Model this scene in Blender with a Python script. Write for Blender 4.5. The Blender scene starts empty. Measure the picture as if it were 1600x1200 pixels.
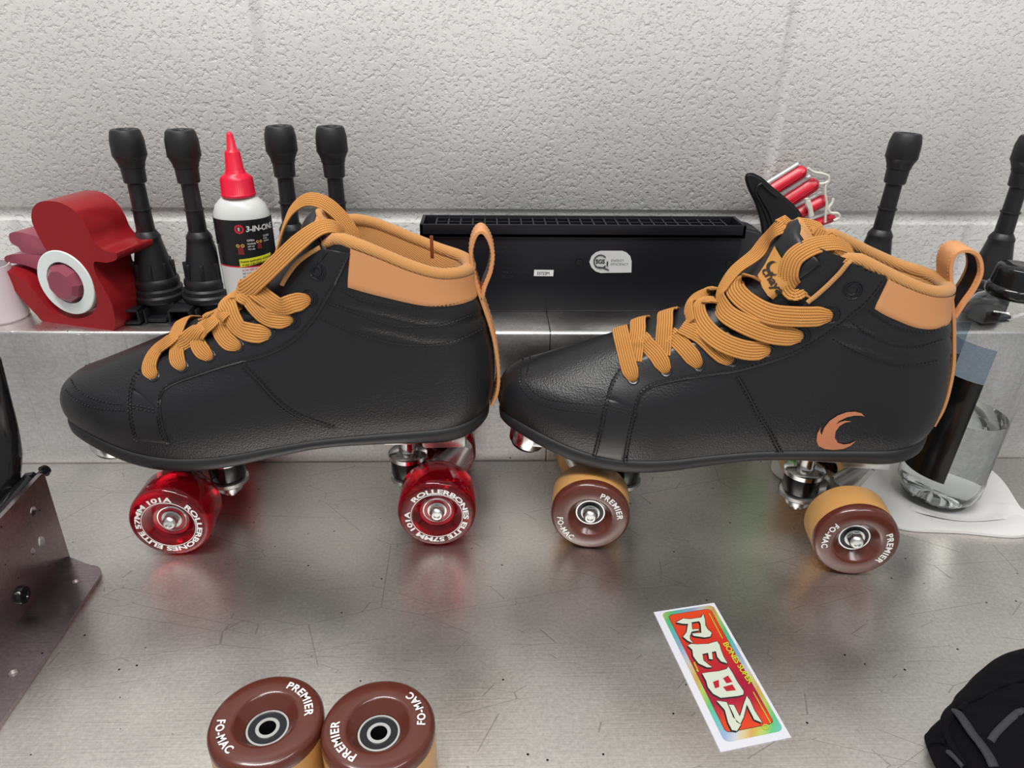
import bpy, bmesh, math, random
from math import pi, sin, cos, radians, atan2, sqrt
from mathutils import Vector, Matrix
from mathutils.bvhtree import BVHTree
from mathutils.geometry import tessellate_polygon
random.seed(4)
S = bpy.context.scene
COL = S.collection

# ------------------------------------------------------------------ camera
FPX, TH, YAW, ROLL = 1150.0, radians(26.6), radians(2.0), radians(.76)
CAM = Vector((0, 0, .352))
cF = Vector((sin(YAW)*cos(TH), cos(YAW)*cos(TH), -sin(TH)))
r0 = Vector((cos(YAW), -sin(YAW), 0)); u0 = r0.cross(cF)
cR = cos(ROLL)*r0 + sin(ROLL)*u0; cU = -sin(ROLL)*r0 + cos(ROLL)*u0
cd = bpy.data.cameras.new('camera'); cd.sensor_width = 36; cd.lens = FPX/1600*36; cd.clip_start = .01
cam = bpy.data.objects.new('camera', cd); COL.objects.link(cam)
cam.matrix_world = Matrix(((cR.x, cU.x, -cF.x, CAM.x), (cR.y, cU.y, -cF.y, CAM.y), (cR.z, cU.z, -cF.z, CAM.z), (0, 0, 0, 1)))
S.camera = cam
# ------------------------------------------------------------------ world, lights, exposure
w = bpy.data.worlds.new('room'); S.world = w; w.use_nodes = True
w.node_tree.nodes['Background'].inputs[0].default_value = (.86, .88, .90, 1)
w.node_tree.nodes['Background'].inputs[1].default_value = .42
def area(name, loc, target, sx, sy, power, col=(1, .98, .95)):
    l = bpy.data.lights.new(name, 'AREA'); l.shape = 'RECTANGLE'; l.size = sx; l.size_y = sy; l.energy = power; l.color = col
    o = bpy.data.objects.new(name, l); COL.objects.link(o); o.location = loc
    o.rotation_euler = (Vector(target)-Vector(loc)).to_track_quat('-Z', 'Y').to_euler()
    return o
area('ceiling_tube_light', (-.35, -.05, 1.75), (0, .45, 0), 1.2, .22, 31)
area('ceiling_tube_light_rear', (.75, -.75, 1.9), (.1, .45, 0), 1.2, .3, 15, (1, .99, .97))
S.view_settings.view_transform = 'Standard'; S.view_settings.look = 'None'
S.view_settings.exposure = -0.04; S.view_settings.gamma = 1
try: S.view_settings.use_curve_mapping = False
except Exception: pass
try:
    S.cycles.max_bounces = 14; S.cycles.transmission_bounces = 12; S.cycles.transparent_max_bounces = 12; S.cycles.use_denoising = True; S.cycles.sample_clamp_indirect = 1.3; S.cycles.blur_glossy = .6; S.cycles.caustics_refractive = False
except Exception: pass

# ------------------------------------------------------------------ helpers: picture point -> place
def ray(x, y): return (cF + (x-800)/FPX*cR - (y-600)/FPX*cU)
def G(x, y, z=0.):
    d = ray(x, y); return CAM + d*((z-CAM.z)/d.z)
def W(x, y, Y):
    d = ray(x, y); return CAM + d*((Y-CAM.y)/d.y)
def lerp(a, b, t): return a+(b-a)*t
def interp(x, tab):
    if x <= tab[0][0]: return tab[0][1]
    for (a, b), (c, d) in zip(tab, tab[1:]):
        if x <= c:
            return b+(d-b)*(x-a)/(c-a)
    return tab[-1][1]
def sinterp(x, tab):                      # smooth (Catmull-Rom / Hermite) table
    n = len(tab)
    if x <= tab[0][0]: return tab[0][1]
    if x >= tab[-1][0]: return tab[-1][1]
    for i in range(n-1):
        if x <= tab[i+1][0]:
            x0, y0 = tab[i]; x1, y1 = tab[i+1]; h = x1-x0; t = (x-x0)/h
            def sl(k):
                if k == 0: return (tab[1][1]-tab[0][1])/(tab[1][0]-tab[0][0])
                if k == n-1: return (tab[-1][1]-tab[-2][1])/(tab[-1][0]-tab[-2][0])
                return (tab[k+1][1]-tab[k-1][1])/(tab[k+1][0]-tab[k-1][0])
            m0, m1 = sl(i)*h, sl(i+1)*h
            return (2*t**3-3*t*t+1)*y0+(t**3-2*t*t+t)*m0+(-2*t**3+3*t*t)*y1+(t**3-t*t)*m1
def crom(P, n=8, closed=False):
    P = [Vector(p) for p in P]; out = []; m = len(P)
    rng = range(m if closed else m-1)
    for i in rng:
        if closed: a, b, c, d = P[(i-1) % m], P[i], P[(i+1) % m], P[(i+2) % m]
        else:
            b, c = P[i], P[i+1]; a = P[i-1] if i > 0 else b*2-c; d = P[i+2] if i+2 < m else c*2-b
        for k in range(n):
            t = k/n
            out.append(.5*((2*b)+(c-a)*t+(2*a-5*b+4*c-d)*t*t+(-a+3*b-3*c+d)*t**3))
    if not closed: out.append(P[-1].copy())
    return out
# ------------------------------------------------------------------ helpers: objects
def thing(name, label, cat, loc=(0, 0, 0), rz=0., group=None):
    o = bpy.data.objects.new(name, None); COL.objects.link(o); o.empty_display_size = .01
    o.location = loc; o.rotation_euler = (0, 0, rz); o['label'] = label; o['category'] = cat
    if group: o['group'] = group
    return o
def tag(o, label, cat, group=None):
    o['label'] = label; o['category'] = cat
    if group: o['group'] = group
    return o
def root_of(o):
    while o.parent: o = o.parent
    return o
def mk(name, vf, m, parent=None, smooth=True, world=False, uv=None, sharp=35, label=None):
    V, F = vf
    if world and parent is not None:
        r = root_of(parent)
        M = (Matrix.Translation(r.location) @ r.rotation_euler.to_matrix().to_4x4()).inverted()
        V = [M @ Vector(v) for v in V]
    me = bpy.data.meshes.new(name); me.from_pydata([tuple(v) for v in V], [], F)
    ms = m if isinstance(m, (list, tuple)) else [m]
    for x in ms: me.materials.append(x)
    if uv:
        l = me.uv_layers.new(name='UVMap')
        for li, lo in enumerate(me.loops): l.data[li].uv = uv[lo.vertex_index]
    me.update()
    bm = bmesh.new(); bm.from_mesh(me)
    bmesh.ops.recalc_face_normals(bm, faces=bm.faces)
    if smooth:
        for f in bm.faces: f.smooth = True
        for e in bm.edges:
            if len(e.link_faces) == 2 and e.calc_face_angle(0) > radians(sharp): e.smooth = False
    bm.to_mesh(me); bm.free()
    o = bpy.data.objects.new(name, me); COL.objects.link(o)
    if parent is not None: o.parent = parent
    if label: o['label'] = label
    return o
def join(*vfs):
    V, F = [], []
    for v, f in vfs:
        b = len(V); V += list(v); F += [tuple(i+b for i in q) for q in f]
    return V, F
def xf(vf, M): return [M @ Vector(v) for v in vf[0]], vf[1]
def rotz(a): return Matrix.Rotation(a, 4, 'Z')
def T(x, y, z): return Matrix.Translation((x, y, z))
def box(x0, x1, y0, y1, z0, z1, bev=0., seg=2):
    bm = bmesh.new(); bmesh.ops.create_cube(bm, size=1)
    for v in bm.verts:
        v.co = Vector((lerp(x0, x1, v.co.x+.5), lerp(y0, y1, v.co.y+.5), lerp(z0, z1, v.co.z+.5)))
    if bev: bmesh.ops.bevel(bm, geom=list(bm.edges), offset=bev, segments=seg, profile=.5, affect='EDGES')
    bm.verts.index_update()
    r = [v.co.copy() for v in bm.verts], [tuple(v.index for v in f.verts) for f in bm.faces]
    bm.free(); return r
def lathe(prof, n=48, M=None, sy=1.):
    V, F = [], []; k = len(prof)
    for i in range(n):
        a = 2*pi*i/n
        for r, z in prof: V.append(Vector((r*cos(a), r*sin(a)*sy, z)))
    for i in range(n):
        j = (i+1) % n
        for q in range(k-1):
            F.append((i*k+q, j*k+q, j*k+q+1, i*k+q+1))
    # weld poles
    bm = bmesh.new(); vs = [bm.verts.new(v) for v in V]
    for f in F:
        try: bm.faces.new([vs[i] for i in f])
        except ValueError: pass
    bmesh.ops.remove_doubles(bm, verts=bm.verts, dist=1e-7)
    bm.verts.index_update(); bm.verts.ensure_lookup_table()
    r = [v.co.copy() for v in bm.verts], [tuple(v.index for v in f.verts) for f in bm.faces]
    bm.free()
    return xf(r, M) if M is not None else r
def tube(P, rad, n=10, closed=False, cap=True, flat=1.):
    P = [Vector(p) for p in P]; m = len(P); V, F = [], []
    up = Vector((.31, .2, .93))
    for i, p in enumerate(P):
        a = P[(i-1) % m] if (closed or i > 0) else p; b = P[(i+1) % m] if (closed or i < m-1) else p
        t = (b-a); t = t.normalized() if t.length > 1e-12 else Vector((0, 0, 1))
        s = up - t*up.dot(t)
        if s.length < 1e-4: s = t.orthogonal()
        s.normalize(); up = s; q = t.cross(s)
        r = rad[i] if isinstance(rad, (list, tuple)) else rad
        for k in range(n):
            an = 2*pi*k/n; V.append(p + r*(cos(an)*s*flat + sin(an)*q))
    for i in range(m if closed else m-1):
        j = (i+1) % m
        for k in range(n): F.append((i*n+k, i*n+(k+1) % n, j*n+(k+1) % n, j*n+k))
    if cap and not closed:
        F.append(tuple(range(n-1, -1, -1))); F.append(tuple((m-1)*n+k for k in range(n)))
    return V, F
def cyl(a, b, r, r2=None, n=24):
    return tube([a, b], [r, r if r2 is None else r2], n)
def prism(poly, fn0, fn1):                 # 2D outline -> closed solid between two maps
    n = len(poly); V = [fn0(*p) for p in poly]+[fn1(*p) for p in poly]
    tri = tessellate_polygon([[Vector((p[0], p[1], 0)) for p in poly]])
    F = [tuple(t) for t in tri]+[tuple(i+n for i in reversed(t)) for t in tri]
    F += [(i, (i+1) % n, n+(i+1) % n, n+i) for i in range(n)]
    return V, F
def fill2d(poly, div=0):
    tri = tessellate_polygon([[Vector((p[0], p[1], 0)) for p in poly]])
    V = [Vector((p[0], p[1], 0)) for p in poly]
    if div:
        bm = bmesh.new(); vs = [bm.verts.new(v) for v in V]
        for t in tri:
            try: bm.faces.new([vs[i] for i in t])
            except ValueError: pass
        for _ in range(8):
            long = [e for e in bm.edges if e.calc_length() > div]
            if not long: break
            bmesh.ops.subdivide_edges(bm, edges=long, cuts=1)
            bmesh.ops.triangulate(bm, faces=bm.faces)
        bm.verts.index_update(); bm.verts.ensure_lookup_table()
        r = [v.co.copy() for v in bm.verts], [tuple(v.index for v in f.verts) for f in bm.faces]
        bm.free(); return r
    return V, [tuple(t) for t in tri]
def text2d(s, size=1., bold=0., spacing=1., align='LEFT', shear=0.):
    c = bpy.data.curves.new('txt', 'FONT'); c.body = s; c.size = size; c.offset = bold*size; c.space_character = spacing
    c.align_x = align; c.shear = shear; c.resolution_u = 3
    o = bpy.data.objects.new('txt', c); COL.objects.link(o)
    bpy.context.view_layer.update()
    dg = bpy.context.evaluated_depsgraph_get(); e = o.evaluated_get(dg); me = e.to_mesh()
    V = [v.co.copy() for v in me.vertices]; F = [tuple(p.vertices) for p in me.polygons]
    e.to_mesh_clear(); bpy.data.objects.remove(o); bpy.data.curves.remove(c)
    return V, F
def arctext(s, size, R, a_mid, z, outward=True, bold=.03, spacing=1.05, shear=0.):
    V, F = text2d(s, size, bold, spacing, 'CENTER', shear)
    out = []
    for v in V:
        if outward: a = a_mid - v.x/R; r = R+v.y
        else: a = a_mid + v.x/R; r = R-v.y
        out.append(Vector((r*cos(a), r*sin(a), z)))
    return out, F
def thick(vf, d):                           # give a flat mesh in XY a small height
    V, F = vf; n = len(V)
    return list(V)+[v+Vector((0, 0, d)) for v in V], list(F)+[tuple(i+n for i in f) for f in F]
# ------------------------------------------------------------------ materials
MATS = {}
def mat(name, col, rough=.5, metal=0., spec=None, coat=0., trans=0., ior=1.45, bump=None, sss=0., alpha=1., sheen=0., aniso=0.):
    m = bpy.data.materials.new(name); m.use_nodes = True; nt = m.node_tree; b = nt.nodes['Principled BSDF']
    b.inputs['Base Color'].default_value = (*col, 1); b.inputs['Roughness'].default_value = rough; b.inputs['Metallic'].default_value = metal
    b.inputs['IOR'].default_value = ior
    if spec is not None: b.inputs['Specular IOR Level'].default_value = spec
    if coat: b.inputs['Coat Weight'].default_value = coat; b.inputs['Coat Roughness'].default_value = .08
    if trans: b.inputs['Transmission Weight'].default_value = trans
    if sss: b.inputs['Subsurface Weight'].default_value = sss; b.inputs['Subsurface Radius'].default_value = (.01, .005, .003); b.inputs['Subsurface Scale'].default_value = .4
    if sheen: b.inputs['Sheen Weight'].default_value = sheen; b.inputs['Sheen Roughness'].default_value = .5
    if bump:
        kind, scale, strength, dist = bump
        tc = nt.nodes.new('ShaderNodeTexCoord')
        if kind == 'voronoi':
            t = nt.nodes.new('ShaderNodeTexVoronoi'); t.feature = 'F1'; out = 'Distance'
        else:
            t = nt.nodes.new('ShaderNodeTexNoise'); t.inputs['Detail'].default_value = 5; out = 'Fac'
        t.inputs['Scale'].default_value = scale
        bp = nt.nodes.new('ShaderNodeBump'); bp.inputs['Strength'].default_value = strength; bp.inputs['Distance'].default_value = dist
        nt.links.new(tc.outputs['Object'], t.inputs['Vector']); nt.links.new(t.outputs[out], bp.inputs['Height'])
        nt.links.new(bp.outputs['Normal'], b.inputs['Normal'])
    MATS[name] = m
    return m
def N(m, t): return m.node_tree.nodes.new(t)
def L(m, a, b): m.node_tree.links.new(a, b)

# --- painted block wall
mw = mat('painted_block', (.60, .60, .585), .62)
nt = mw.node_tree; bs = nt.nodes['Principled BSDF']
tc = N(mw, 'ShaderNodeTexCoord')
n1 = N(mw, 'ShaderNodeTexNoise'); n1.inputs['Scale'].default_value = 270; n1.inputs['Detail'].default_value = 4; n1.inputs['Roughness'].default_value = .58; n1.inputs['Distortion'].default_value = .15
v1 = N(mw, 'ShaderNodeTexVoronoi'); v1.inputs['Scale'].default_value = 190; v1.feature = 'SMOOTH_F1'
n2 = N(mw, 'ShaderNodeTexNoise'); n2.inputs['Scale'].default_value = 80; n2.inputs['Detail'].default_value = 8; n2.inputs['Roughness'].default_value = .68
r1 = N(mw, 'ShaderNodeValToRGB'); r1.color_ramp.elements[0].position = .30; r1.color_ramp.elements[1].position = .50
mx = N(mw, 'ShaderNodeMath'); mx.operation = 'MULTIPLY_ADD'; mx.inputs[1].default_value = 1.0
mp = N(mw, 'ShaderNodeMath'); mp.operation = 'MULTIPLY_ADD'; mp.inputs[1].default_value = .15
for q in (n1, v1, n2): L(mw, tc.outputs['Object'], q.inputs['Vector'])
L(mw, n1.outputs['Fac'], r1.inputs['Fac']); L(mw, n2.outputs['Fac'], mx.inputs[0]); L(mw, r1.outputs['Color'], mx.inputs[2])
L(mw, v1.outputs['Distance'], mp.inputs[0]); L(mw, mx.outputs[0], mp.inputs[2])
bp = N(mw, 'ShaderNodeBump'); bp.inputs['Strength'].default_value = .70; bp.inputs['Distance'].default_value = .0010
L(mw, mp.outputs[0], bp.inputs['Height']); L(mw, bp.outputs['Normal'], bs.inputs['Normal'])
n3 = N(mw, 'ShaderNodeTexNoise'); n3.inputs['Scale'].default_value = 5; n3.inputs['Detail'].default_value = 4
L(mw, tc.outputs['Object'], n3.inputs['Vector'])
rc = N(mw, 'ShaderNodeValToRGB'); rc.color_ramp.elements[0].position = .3; rc.color_ramp.elements[1].position = .7
rc.color_ramp.elements[0].color = (.55, .55, .535, 1); rc.color_ramp.elements[1].color = (.64, .64, .625, 1)
L(mw, n3.outputs['Fac'], rc.inputs['Fac']); L(mw, rc.outputs['Color'], bs.inputs['Base Color'])

# --- stainless steel
def steel(name, col, rough, scr=1., seedv=0.):
    m = mat(name, col, rough, 1.); b = m.node_tree.nodes['Principled BSDF']
    tc = N(m, 'ShaderNodeTexCoord')
    mp = N(m, 'ShaderNodeMapping'); mp.inputs['Scale'].default_value = (25, 900, 900); mp.inputs['Location'].default_value = (seedv, 0, 0)
    br = N(m, 'ShaderNodeTexNoise'); br.inputs['Scale'].default_value = 1; br.inputs['Detail'].default_value = 3
    L(m, tc.outputs['Object'], mp.inputs['Vector']); L(m, mp.outputs['Vector'], br.inputs['Vector'])
    bl = N(m, 'ShaderNodeTexNoise'); bl.inputs['Scale'].default_value = 9; bl.inputs['Detail'].default_value = 5
    L(m, tc.outputs['Object'], bl.inputs['Vector'])
    # long random scratches: edges of stretched Voronoi cells, kept only in patches
    def scratch(rot, sc, asp, width, off, gt_):
        mm = N(m, 'ShaderNodeMapping'); mm.inputs['Rotation'].default_value = (0, 0, rot); mm.inputs['Scale'].default_value = (sc*asp, sc, 0.); mm.inputs['Location'].default_value = (off, off*.7, 0)
        nn = N(m, 'ShaderNodeTexVoronoi'); nn.feature = 'DISTANCE_TO_EDGE'; nn.voronoi_dimensions = '2D'; nn.inputs['Scale'].default_value = 1
        L(m, tc.outputs['Object'], mm.inputs['Vector']); L(m, mm.outputs['Vector'], nn.inputs['Vector'])
        d = N(m, 'ShaderNodeMath'); d.operation = 'LESS_THAN'; d.inputs[1].default_value = width; L(m, nn.outputs['Distance'], d.inputs[0])
        gate = N(m, 'ShaderNodeTexNoise'); gate.inputs['Scale'].default_value = 16+off; gate.inputs['Detail'].default_value = 1; L(m, mm.outputs['Vector'], gate.inputs['Vector']); gate.inputs['Scale'].default_value = .9
        g2 = N(m, 'ShaderNodeMath'); g2.operation = 'GREATER_THAN'; g2.inputs[1].default_value = gt_; L(m, gate.outputs['Fac'], g2.inputs[0])
        e = N(m, 'ShaderNodeMath'); e.operation = 'MULTIPLY'; L(m, d.outputs[0], e.inputs[0]); L(m, g2.outputs[0], e.inputs[1])
        return e
    S1 = [scratch(.5, 26, .28, .0050, 1.3, .58), scratch(-.9, 22, .3, .0045, 5.1, .60), scratch(2.1, 34, .35, .0060, 3.7, .58), scratch(1.2, 15, .5, .0030, 7.9, .55), scratch(.1, 60, .3, .010, 9.3, .66), scratch(-.4, 70, .3, .011, 2.2, .66)]
    s = S1[0]
    for q in S1[1:]:
        k = N(m, 'ShaderNodeMath'); k.operation = 'MAXIMUM'; L(m, s.outputs[0], k.inputs[0]); L(m, q.outputs[0], k.inputs[1]); s = k
    # tiny dark specks of dirt
    vo = N(m, 'ShaderNodeTexVoronoi'); vo.inputs['Scale'].default_value = 95; L(m, tc.outputs['Object'], vo.inputs['Vector'])
    lt = N(m, 'ShaderNodeMath'); lt.operation = 'LESS_THAN'; lt.inputs[1].default_value = .07; L(m, vo.outputs['Distance'], lt.inputs[0])
    sp = N(m, 'ShaderNodeSeparateColor'); L(m, vo.outputs['Color'], sp.inputs[0])
    gt = N(m, 'ShaderNodeMath'); gt.operation = 'GREATER_THAN'; gt.inputs[1].default_value = .74; L(m, sp.outputs[0], gt.inputs[0])
    mu = N(m, 'ShaderNodeMath'); mu.operation = 'MULTIPLY'; L(m, lt.outputs[0], mu.inputs[0]); L(m, gt.outputs[0], mu.inputs[1])
    # roughness
    ra = N(m, 'ShaderNodeMapRange'); ra.inputs['To Min'].default_value = rough-.07; ra.inputs['To Max'].default_value = rough+.09; ra.inputs['From Min'].default_value = .3; ra.inputs['From Max'].default_value = .7
    L(m, bl.outputs['Fac'], ra.inputs['Value']); L(m, ra.outputs['Result'], b.inputs['Roughness'])
    # colour
    c1 = N(m, 'ShaderNodeMix'); c1.data_type = 'RGBA'; c1.inputs['A'].default_value = (*col, 1); c1.inputs['B'].default_value = (col[0]*.45, col[1]*.43, col[2]*.42, 1)
    f = N(m, 'ShaderNodeMath'); f.operation = 'MULTIPLY'; f.inputs[1].default_value = .55*scr; L(m, s.outputs[0], f.inputs[0]); L(m, f.outputs[0], c1.inputs['Factor'])
    c2 = N(m, 'ShaderNodeMix'); c2.data_type = 'RGBA'; c2.inputs['B'].default_value = (.03, .028, .025, 1)
    L(m, mu.outputs[0], c2.inputs['Factor']); L(m, c1.outputs['Result'], c2.inputs['A']); L(m, c2.outputs['Result'], b.inputs['Base Color'])
    gn = N(m, 'ShaderNodeTexNoise'); gn.inputs['Scale'].default_value = 420; gn.inputs['Detail'].default_value = 4; gn.inputs['Roughness'].default_value = .7
    L(m, tc.outputs['Object'], gn.inputs['Vector'])
    gr_ = N(m, 'ShaderNodeMapRange'); gr_.inputs['From Min'].default_value = .3; gr_.inputs['From Max'].default_value = .7; gr_.inputs['To Min'].default_value = .80; gr_.inputs['To Max'].default_value = 1.12
    L(m, gn.outputs['Fac'], gr_.inputs['Value'])
    bg = N(m, 'ShaderNodeMapRange'); bg.inputs['From Min'].default_value = .35; bg.inputs['From Max'].default_value = .65; bg.inputs['To Min'].default_value = .90; bg.inputs['To Max'].default_value = 1.06
    L(m, bl.outputs['Fac'], bg.inputs['Value'])
    gm = N(m, 'ShaderNodeMath'); gm.operation = 'MULTIPLY'; L(m, gr_.outputs['Result'], gm.inputs[0]); L(m, bg.outputs['Result'], gm.inputs[1])
    vm = N(m, 'ShaderNodeVectorMath'); vm.operation = 'SCALE'; L(m, c2.outputs['Result'], vm.inputs[0]); L(m, gm.outputs[0], vm.inputs['Scale']); L(m, vm.outputs[0], b.inputs['Base Color'])
    bp = N(m, 'ShaderNodeBump'); bp.inputs['Strength'].default_value = .14; bp.inputs['Distance'].default_value = .0004
    L(m, br.outputs['Fac'], bp.inputs['Height'])
    b2 = N(m, 'ShaderNodeBump'); b2.inputs['Strength'].default_value = .35; b2.inputs['Distance'].default_value = .0003; b2.invert = True
    L(m, s.outputs[0], b2.inputs['Height']); L(m, bp.outputs['Normal'], b2.inputs['Normal']); L(m, b2.outputs['Normal'], b.inputs['Normal'])
    return m
m_table = steel('worn_stainless_steel', (.86, .825, .79), .36)
m_splash = steel('satin_stainless_steel', (.78, .755, .73), .27, .3, 4.)
m_bracket = steel('brushed_aluminium', (.40, .345, .36), .27, .1, 9.)

leather = mat('black_leather', (.0105, .0108, .0125), .37, spec=.5, bump=('voronoi', 800, .28, .0005))
leather_s = mat('smooth_black_leather', (.0115, .0118, .0135), .33, spec=.55, bump=('voronoi', 1100, .12, .0003))
leather_p = mat('padded_black_leather', (.011, .0115, .0135), .40, spec=.5, bump=('noise', 260, .25, .0008))
tanl = mat('tan_leather', (.62, .285, .115), .50, bump=('noise', 700, .08, .0003))
thread = mat('black_thread', (.008, .008, .009), .32)
tthread = mat('tan_thread', (.72, .42, .17), .7)
knit = mat('tan_knit', (.50, .235, .070), .9, sheen=.25)
def knit_nodes(m):
    b = m.node_tree.nodes['Principled BSDF']; tc = N(m, 'ShaderNodeTexCoord'); w = N(m, 'ShaderNodeTexWave'); w.inputs['Scale'].default_value = 330; w.inputs['Distortion'].default_value = 2.5
    w.inputs['Detail'].default_value = 2; w.bands_direction = 'DIAGONAL'; w.wave_type = 'BANDS'
    n = N(m, 'ShaderNodeTexNoise'); n.inputs['Scale'].default_value = 1500
    L(m, tc.outputs['Object'], w.inputs['Vector']); L(m, tc.outputs['Object'], n.inputs['Vector'])
    a = N(m, 'ShaderNodeMath'); a.operation = 'ADD'; L(m, w.outputs['Fac'], a.inputs[0]); L(m, n.outputs['Fac'], a.inputs[1])
    bp = N(m, 'ShaderNodeBump'); bp.inputs['Strength'].default_value = .4; bp.inputs['Distance'].default_value = .0005
    L(m, a.outputs[0], bp.inputs['Height']); L(m, bp.outputs['Normal'], b.inputs['Normal'])
knit_nodes(knit)
rubber = mat('black_rubber', (.012, .012, .0135), .5, bump=('noise', 500, .1, .0003))
plastic = mat('black_plastic', (.012, .012, .014), .42, bump=('noise', 900, .08, .0002))
plastic_m = mat('matte_black_plastic', (.010, .010, .013), .30)
gloss_b = mat('glossy_black', (.008, .008, .009), .15)
chrome = mat('polished_steel', (.72, .72, .72), .16, 1.)
cast_al = mat('cast_aluminium', (.50, .50, .49), .42, 1., bump=('noise', 900, .25, .0005))
plate_m = mat('silver_plate', (.62, .62, .61), .35, .9)
axm = mat('zinc_nut', (.66, .68, .66), .28, 1.)
dark_hole = mat('dark_recess', (.004, .004, .004), .8)
tan_u = mat('tan_urethane', (.56, .295, .095), .38, sss=.25)
brown = mat('brown_hub', (.095, .022, .014), .24, coat=.35)
white_ink = mat('white_ink', (.82, .82, .80), .5)
red_u = mat('clear_red_urethane', (.62, .006, .020), .07, trans=.90, ior=1.42)
red_core = mat('red_core', (.42, .008, .018), .25, coat=.5)
red_band = mat('frosted_band', (.50, .13, .14), .4)
# lace
lace_m = mat('tan_braided_lace', (.60, .27, .062), .72)
def lace_nodes(m, c0, c1):
    b = m.node_tree.nodes['Principled BSDF']; uv = N(m, 'ShaderNodeUVMap'); sp = N(m, 'ShaderNodeSeparateXYZ'); L(m, uv.outputs[0], sp.inputs[0])
    a = N(m, 'ShaderNodeMath'); a.operation = 'MULTIPLY'; a.inputs[1].default_value = 7; L(m, sp.outputs['X'], a.inputs[0])
    fr = N(m, 'ShaderNodeMath'); fr.operation = 'FRACT'; L(m, a.outputs[0], fr.inputs[0])
    su = N(m, 'ShaderNodeMath'); su.operation = 'SUBTRACT'; su.inputs[1].default_value = .5; L(m, fr.outputs[0], su.inputs[0])
    ab = N(m, 'ShaderNodeMath'); ab.operation = 'ABSOLUTE'; L(m, su.outputs[0], ab.inputs[0])
    k = N(m, 'ShaderNodeMath'); k.operation = 'MULTIPLY'; k.inputs[1].default_value = 900; L(m, sp.outputs['Y'], k.inputs[0])
    ad = N(m, 'ShaderNodeMath'); ad.operation = 'MULTIPLY_ADD'; ad.inputs[1].default_value = 1.5; L(m, ab.outputs[0], ad.inputs[0]); L(m, k.outputs[0], ad.inputs[2])
    f2 = N(m, 'ShaderNodeMath'); f2.operation = 'FRACT'; L(m, ad.outputs[0], f2.inputs[0])
    s2 = N(m, 'ShaderNodeMath'); s2.operation = 'PINGPONG'; s2.inputs[1].default_value = .5; L(m, f2.outputs[0], s2.inputs[0])
    rd = N(m, 'ShaderNodeMapRange'); rd.inputs['From Min'].default_value = .5; rd.inputs['From Max'].default_value = .34; rd.inputs['To Min'].default_value = 0; rd.inputs['To Max'].default_value = .5
    L(m, ab.outputs[0], rd.inputs['Value'])
    h = N(m, 'ShaderNodeMath'); h.operation = 'ADD'; L(m, s2.outputs[0], h.inputs[0]); L(m, rd.outputs['Result'], h.inputs[1])
    bp = N(m, 'ShaderNodeBump'); bp.inputs['Strength'].default_value = .9; bp.inputs['Distance'].default_value = .0006
    L(m, h.outputs[0], bp.inputs['Height']); L(m, bp.outputs['Normal'], b.inputs['Normal'])
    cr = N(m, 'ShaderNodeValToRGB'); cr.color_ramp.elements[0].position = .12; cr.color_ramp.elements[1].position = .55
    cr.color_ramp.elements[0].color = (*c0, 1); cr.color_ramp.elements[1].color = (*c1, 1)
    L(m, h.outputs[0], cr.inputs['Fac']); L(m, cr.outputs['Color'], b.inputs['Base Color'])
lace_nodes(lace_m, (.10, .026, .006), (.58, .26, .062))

# ================================================================== SETTING
# wall with mortar grooves
def build_wall():
    X0, X1, Y, Z0, Z1 = -2.2, 2.2, .66, -.1, 2.4
    mort = [.1905+.2135*k for k in range(-1, 11)]
    up = [.248, -.184]; lo = [.444, .444-.432]
    def depth(x, z):
        d = 0.
        hw = .0062
        for mz in mort:
            t = abs(z-mz)/hw
            if t < 1: d = max(d, .0028*(1-t**4))
        row = int((z-.1905)//.2135)
        base = .248 if row % 2 == 0 else .444-.432/2*0
        if row == 0 or row % 2 == 0: ref = .248
        else: ref = .012
        k = (x-ref)/.432; t = abs(k-round(k))*.432/.0062
        if t < 1: d = max(d, .0013*(1-t*t)**2)
        return d
    xs = set([X0, X1]); zs = set([Z0, Z1])
    for ref in (.248, .012):
        for k in range(-6, 7):
            for q in (-.0066, -.0055, -.004, -.002, 0, .002, .004, .0055, .0066):
                x = ref+.432*k+q
                if X0 < x < X1: xs.add(round(x, 5))
    for mz in mort:
        for q in (-.0066, -.006, -.0052, -.004, -.002, 0, .002, .004, .0052, .006, .0066):
            z = mz+q
            if Z0 < z < Z1: zs.add(round(z, 5))
    xs = sorted(xs); zs = sorted(zs)
    V = [(x, Y+depth(x, z), z) for z in zs for x in xs]; n = len(xs)
    F = [(j*n+i, j*n+i+1, (j+1)*n+i+1, (j+1)*n+i) for j in range(len(zs)-1) for i in range(n-1)]
    b = len(V); V += [(X0, Y+.15, Z0), (X1, Y+.15, Z0), (X1, Y+.15, Z1), (X0, Y+.15, Z1)]
    F.append((b, b+3, b+2, b+1))
    o = mk('wall_back', (V, F), mw); o['kind'] = 'structure'
build_wall()
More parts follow.
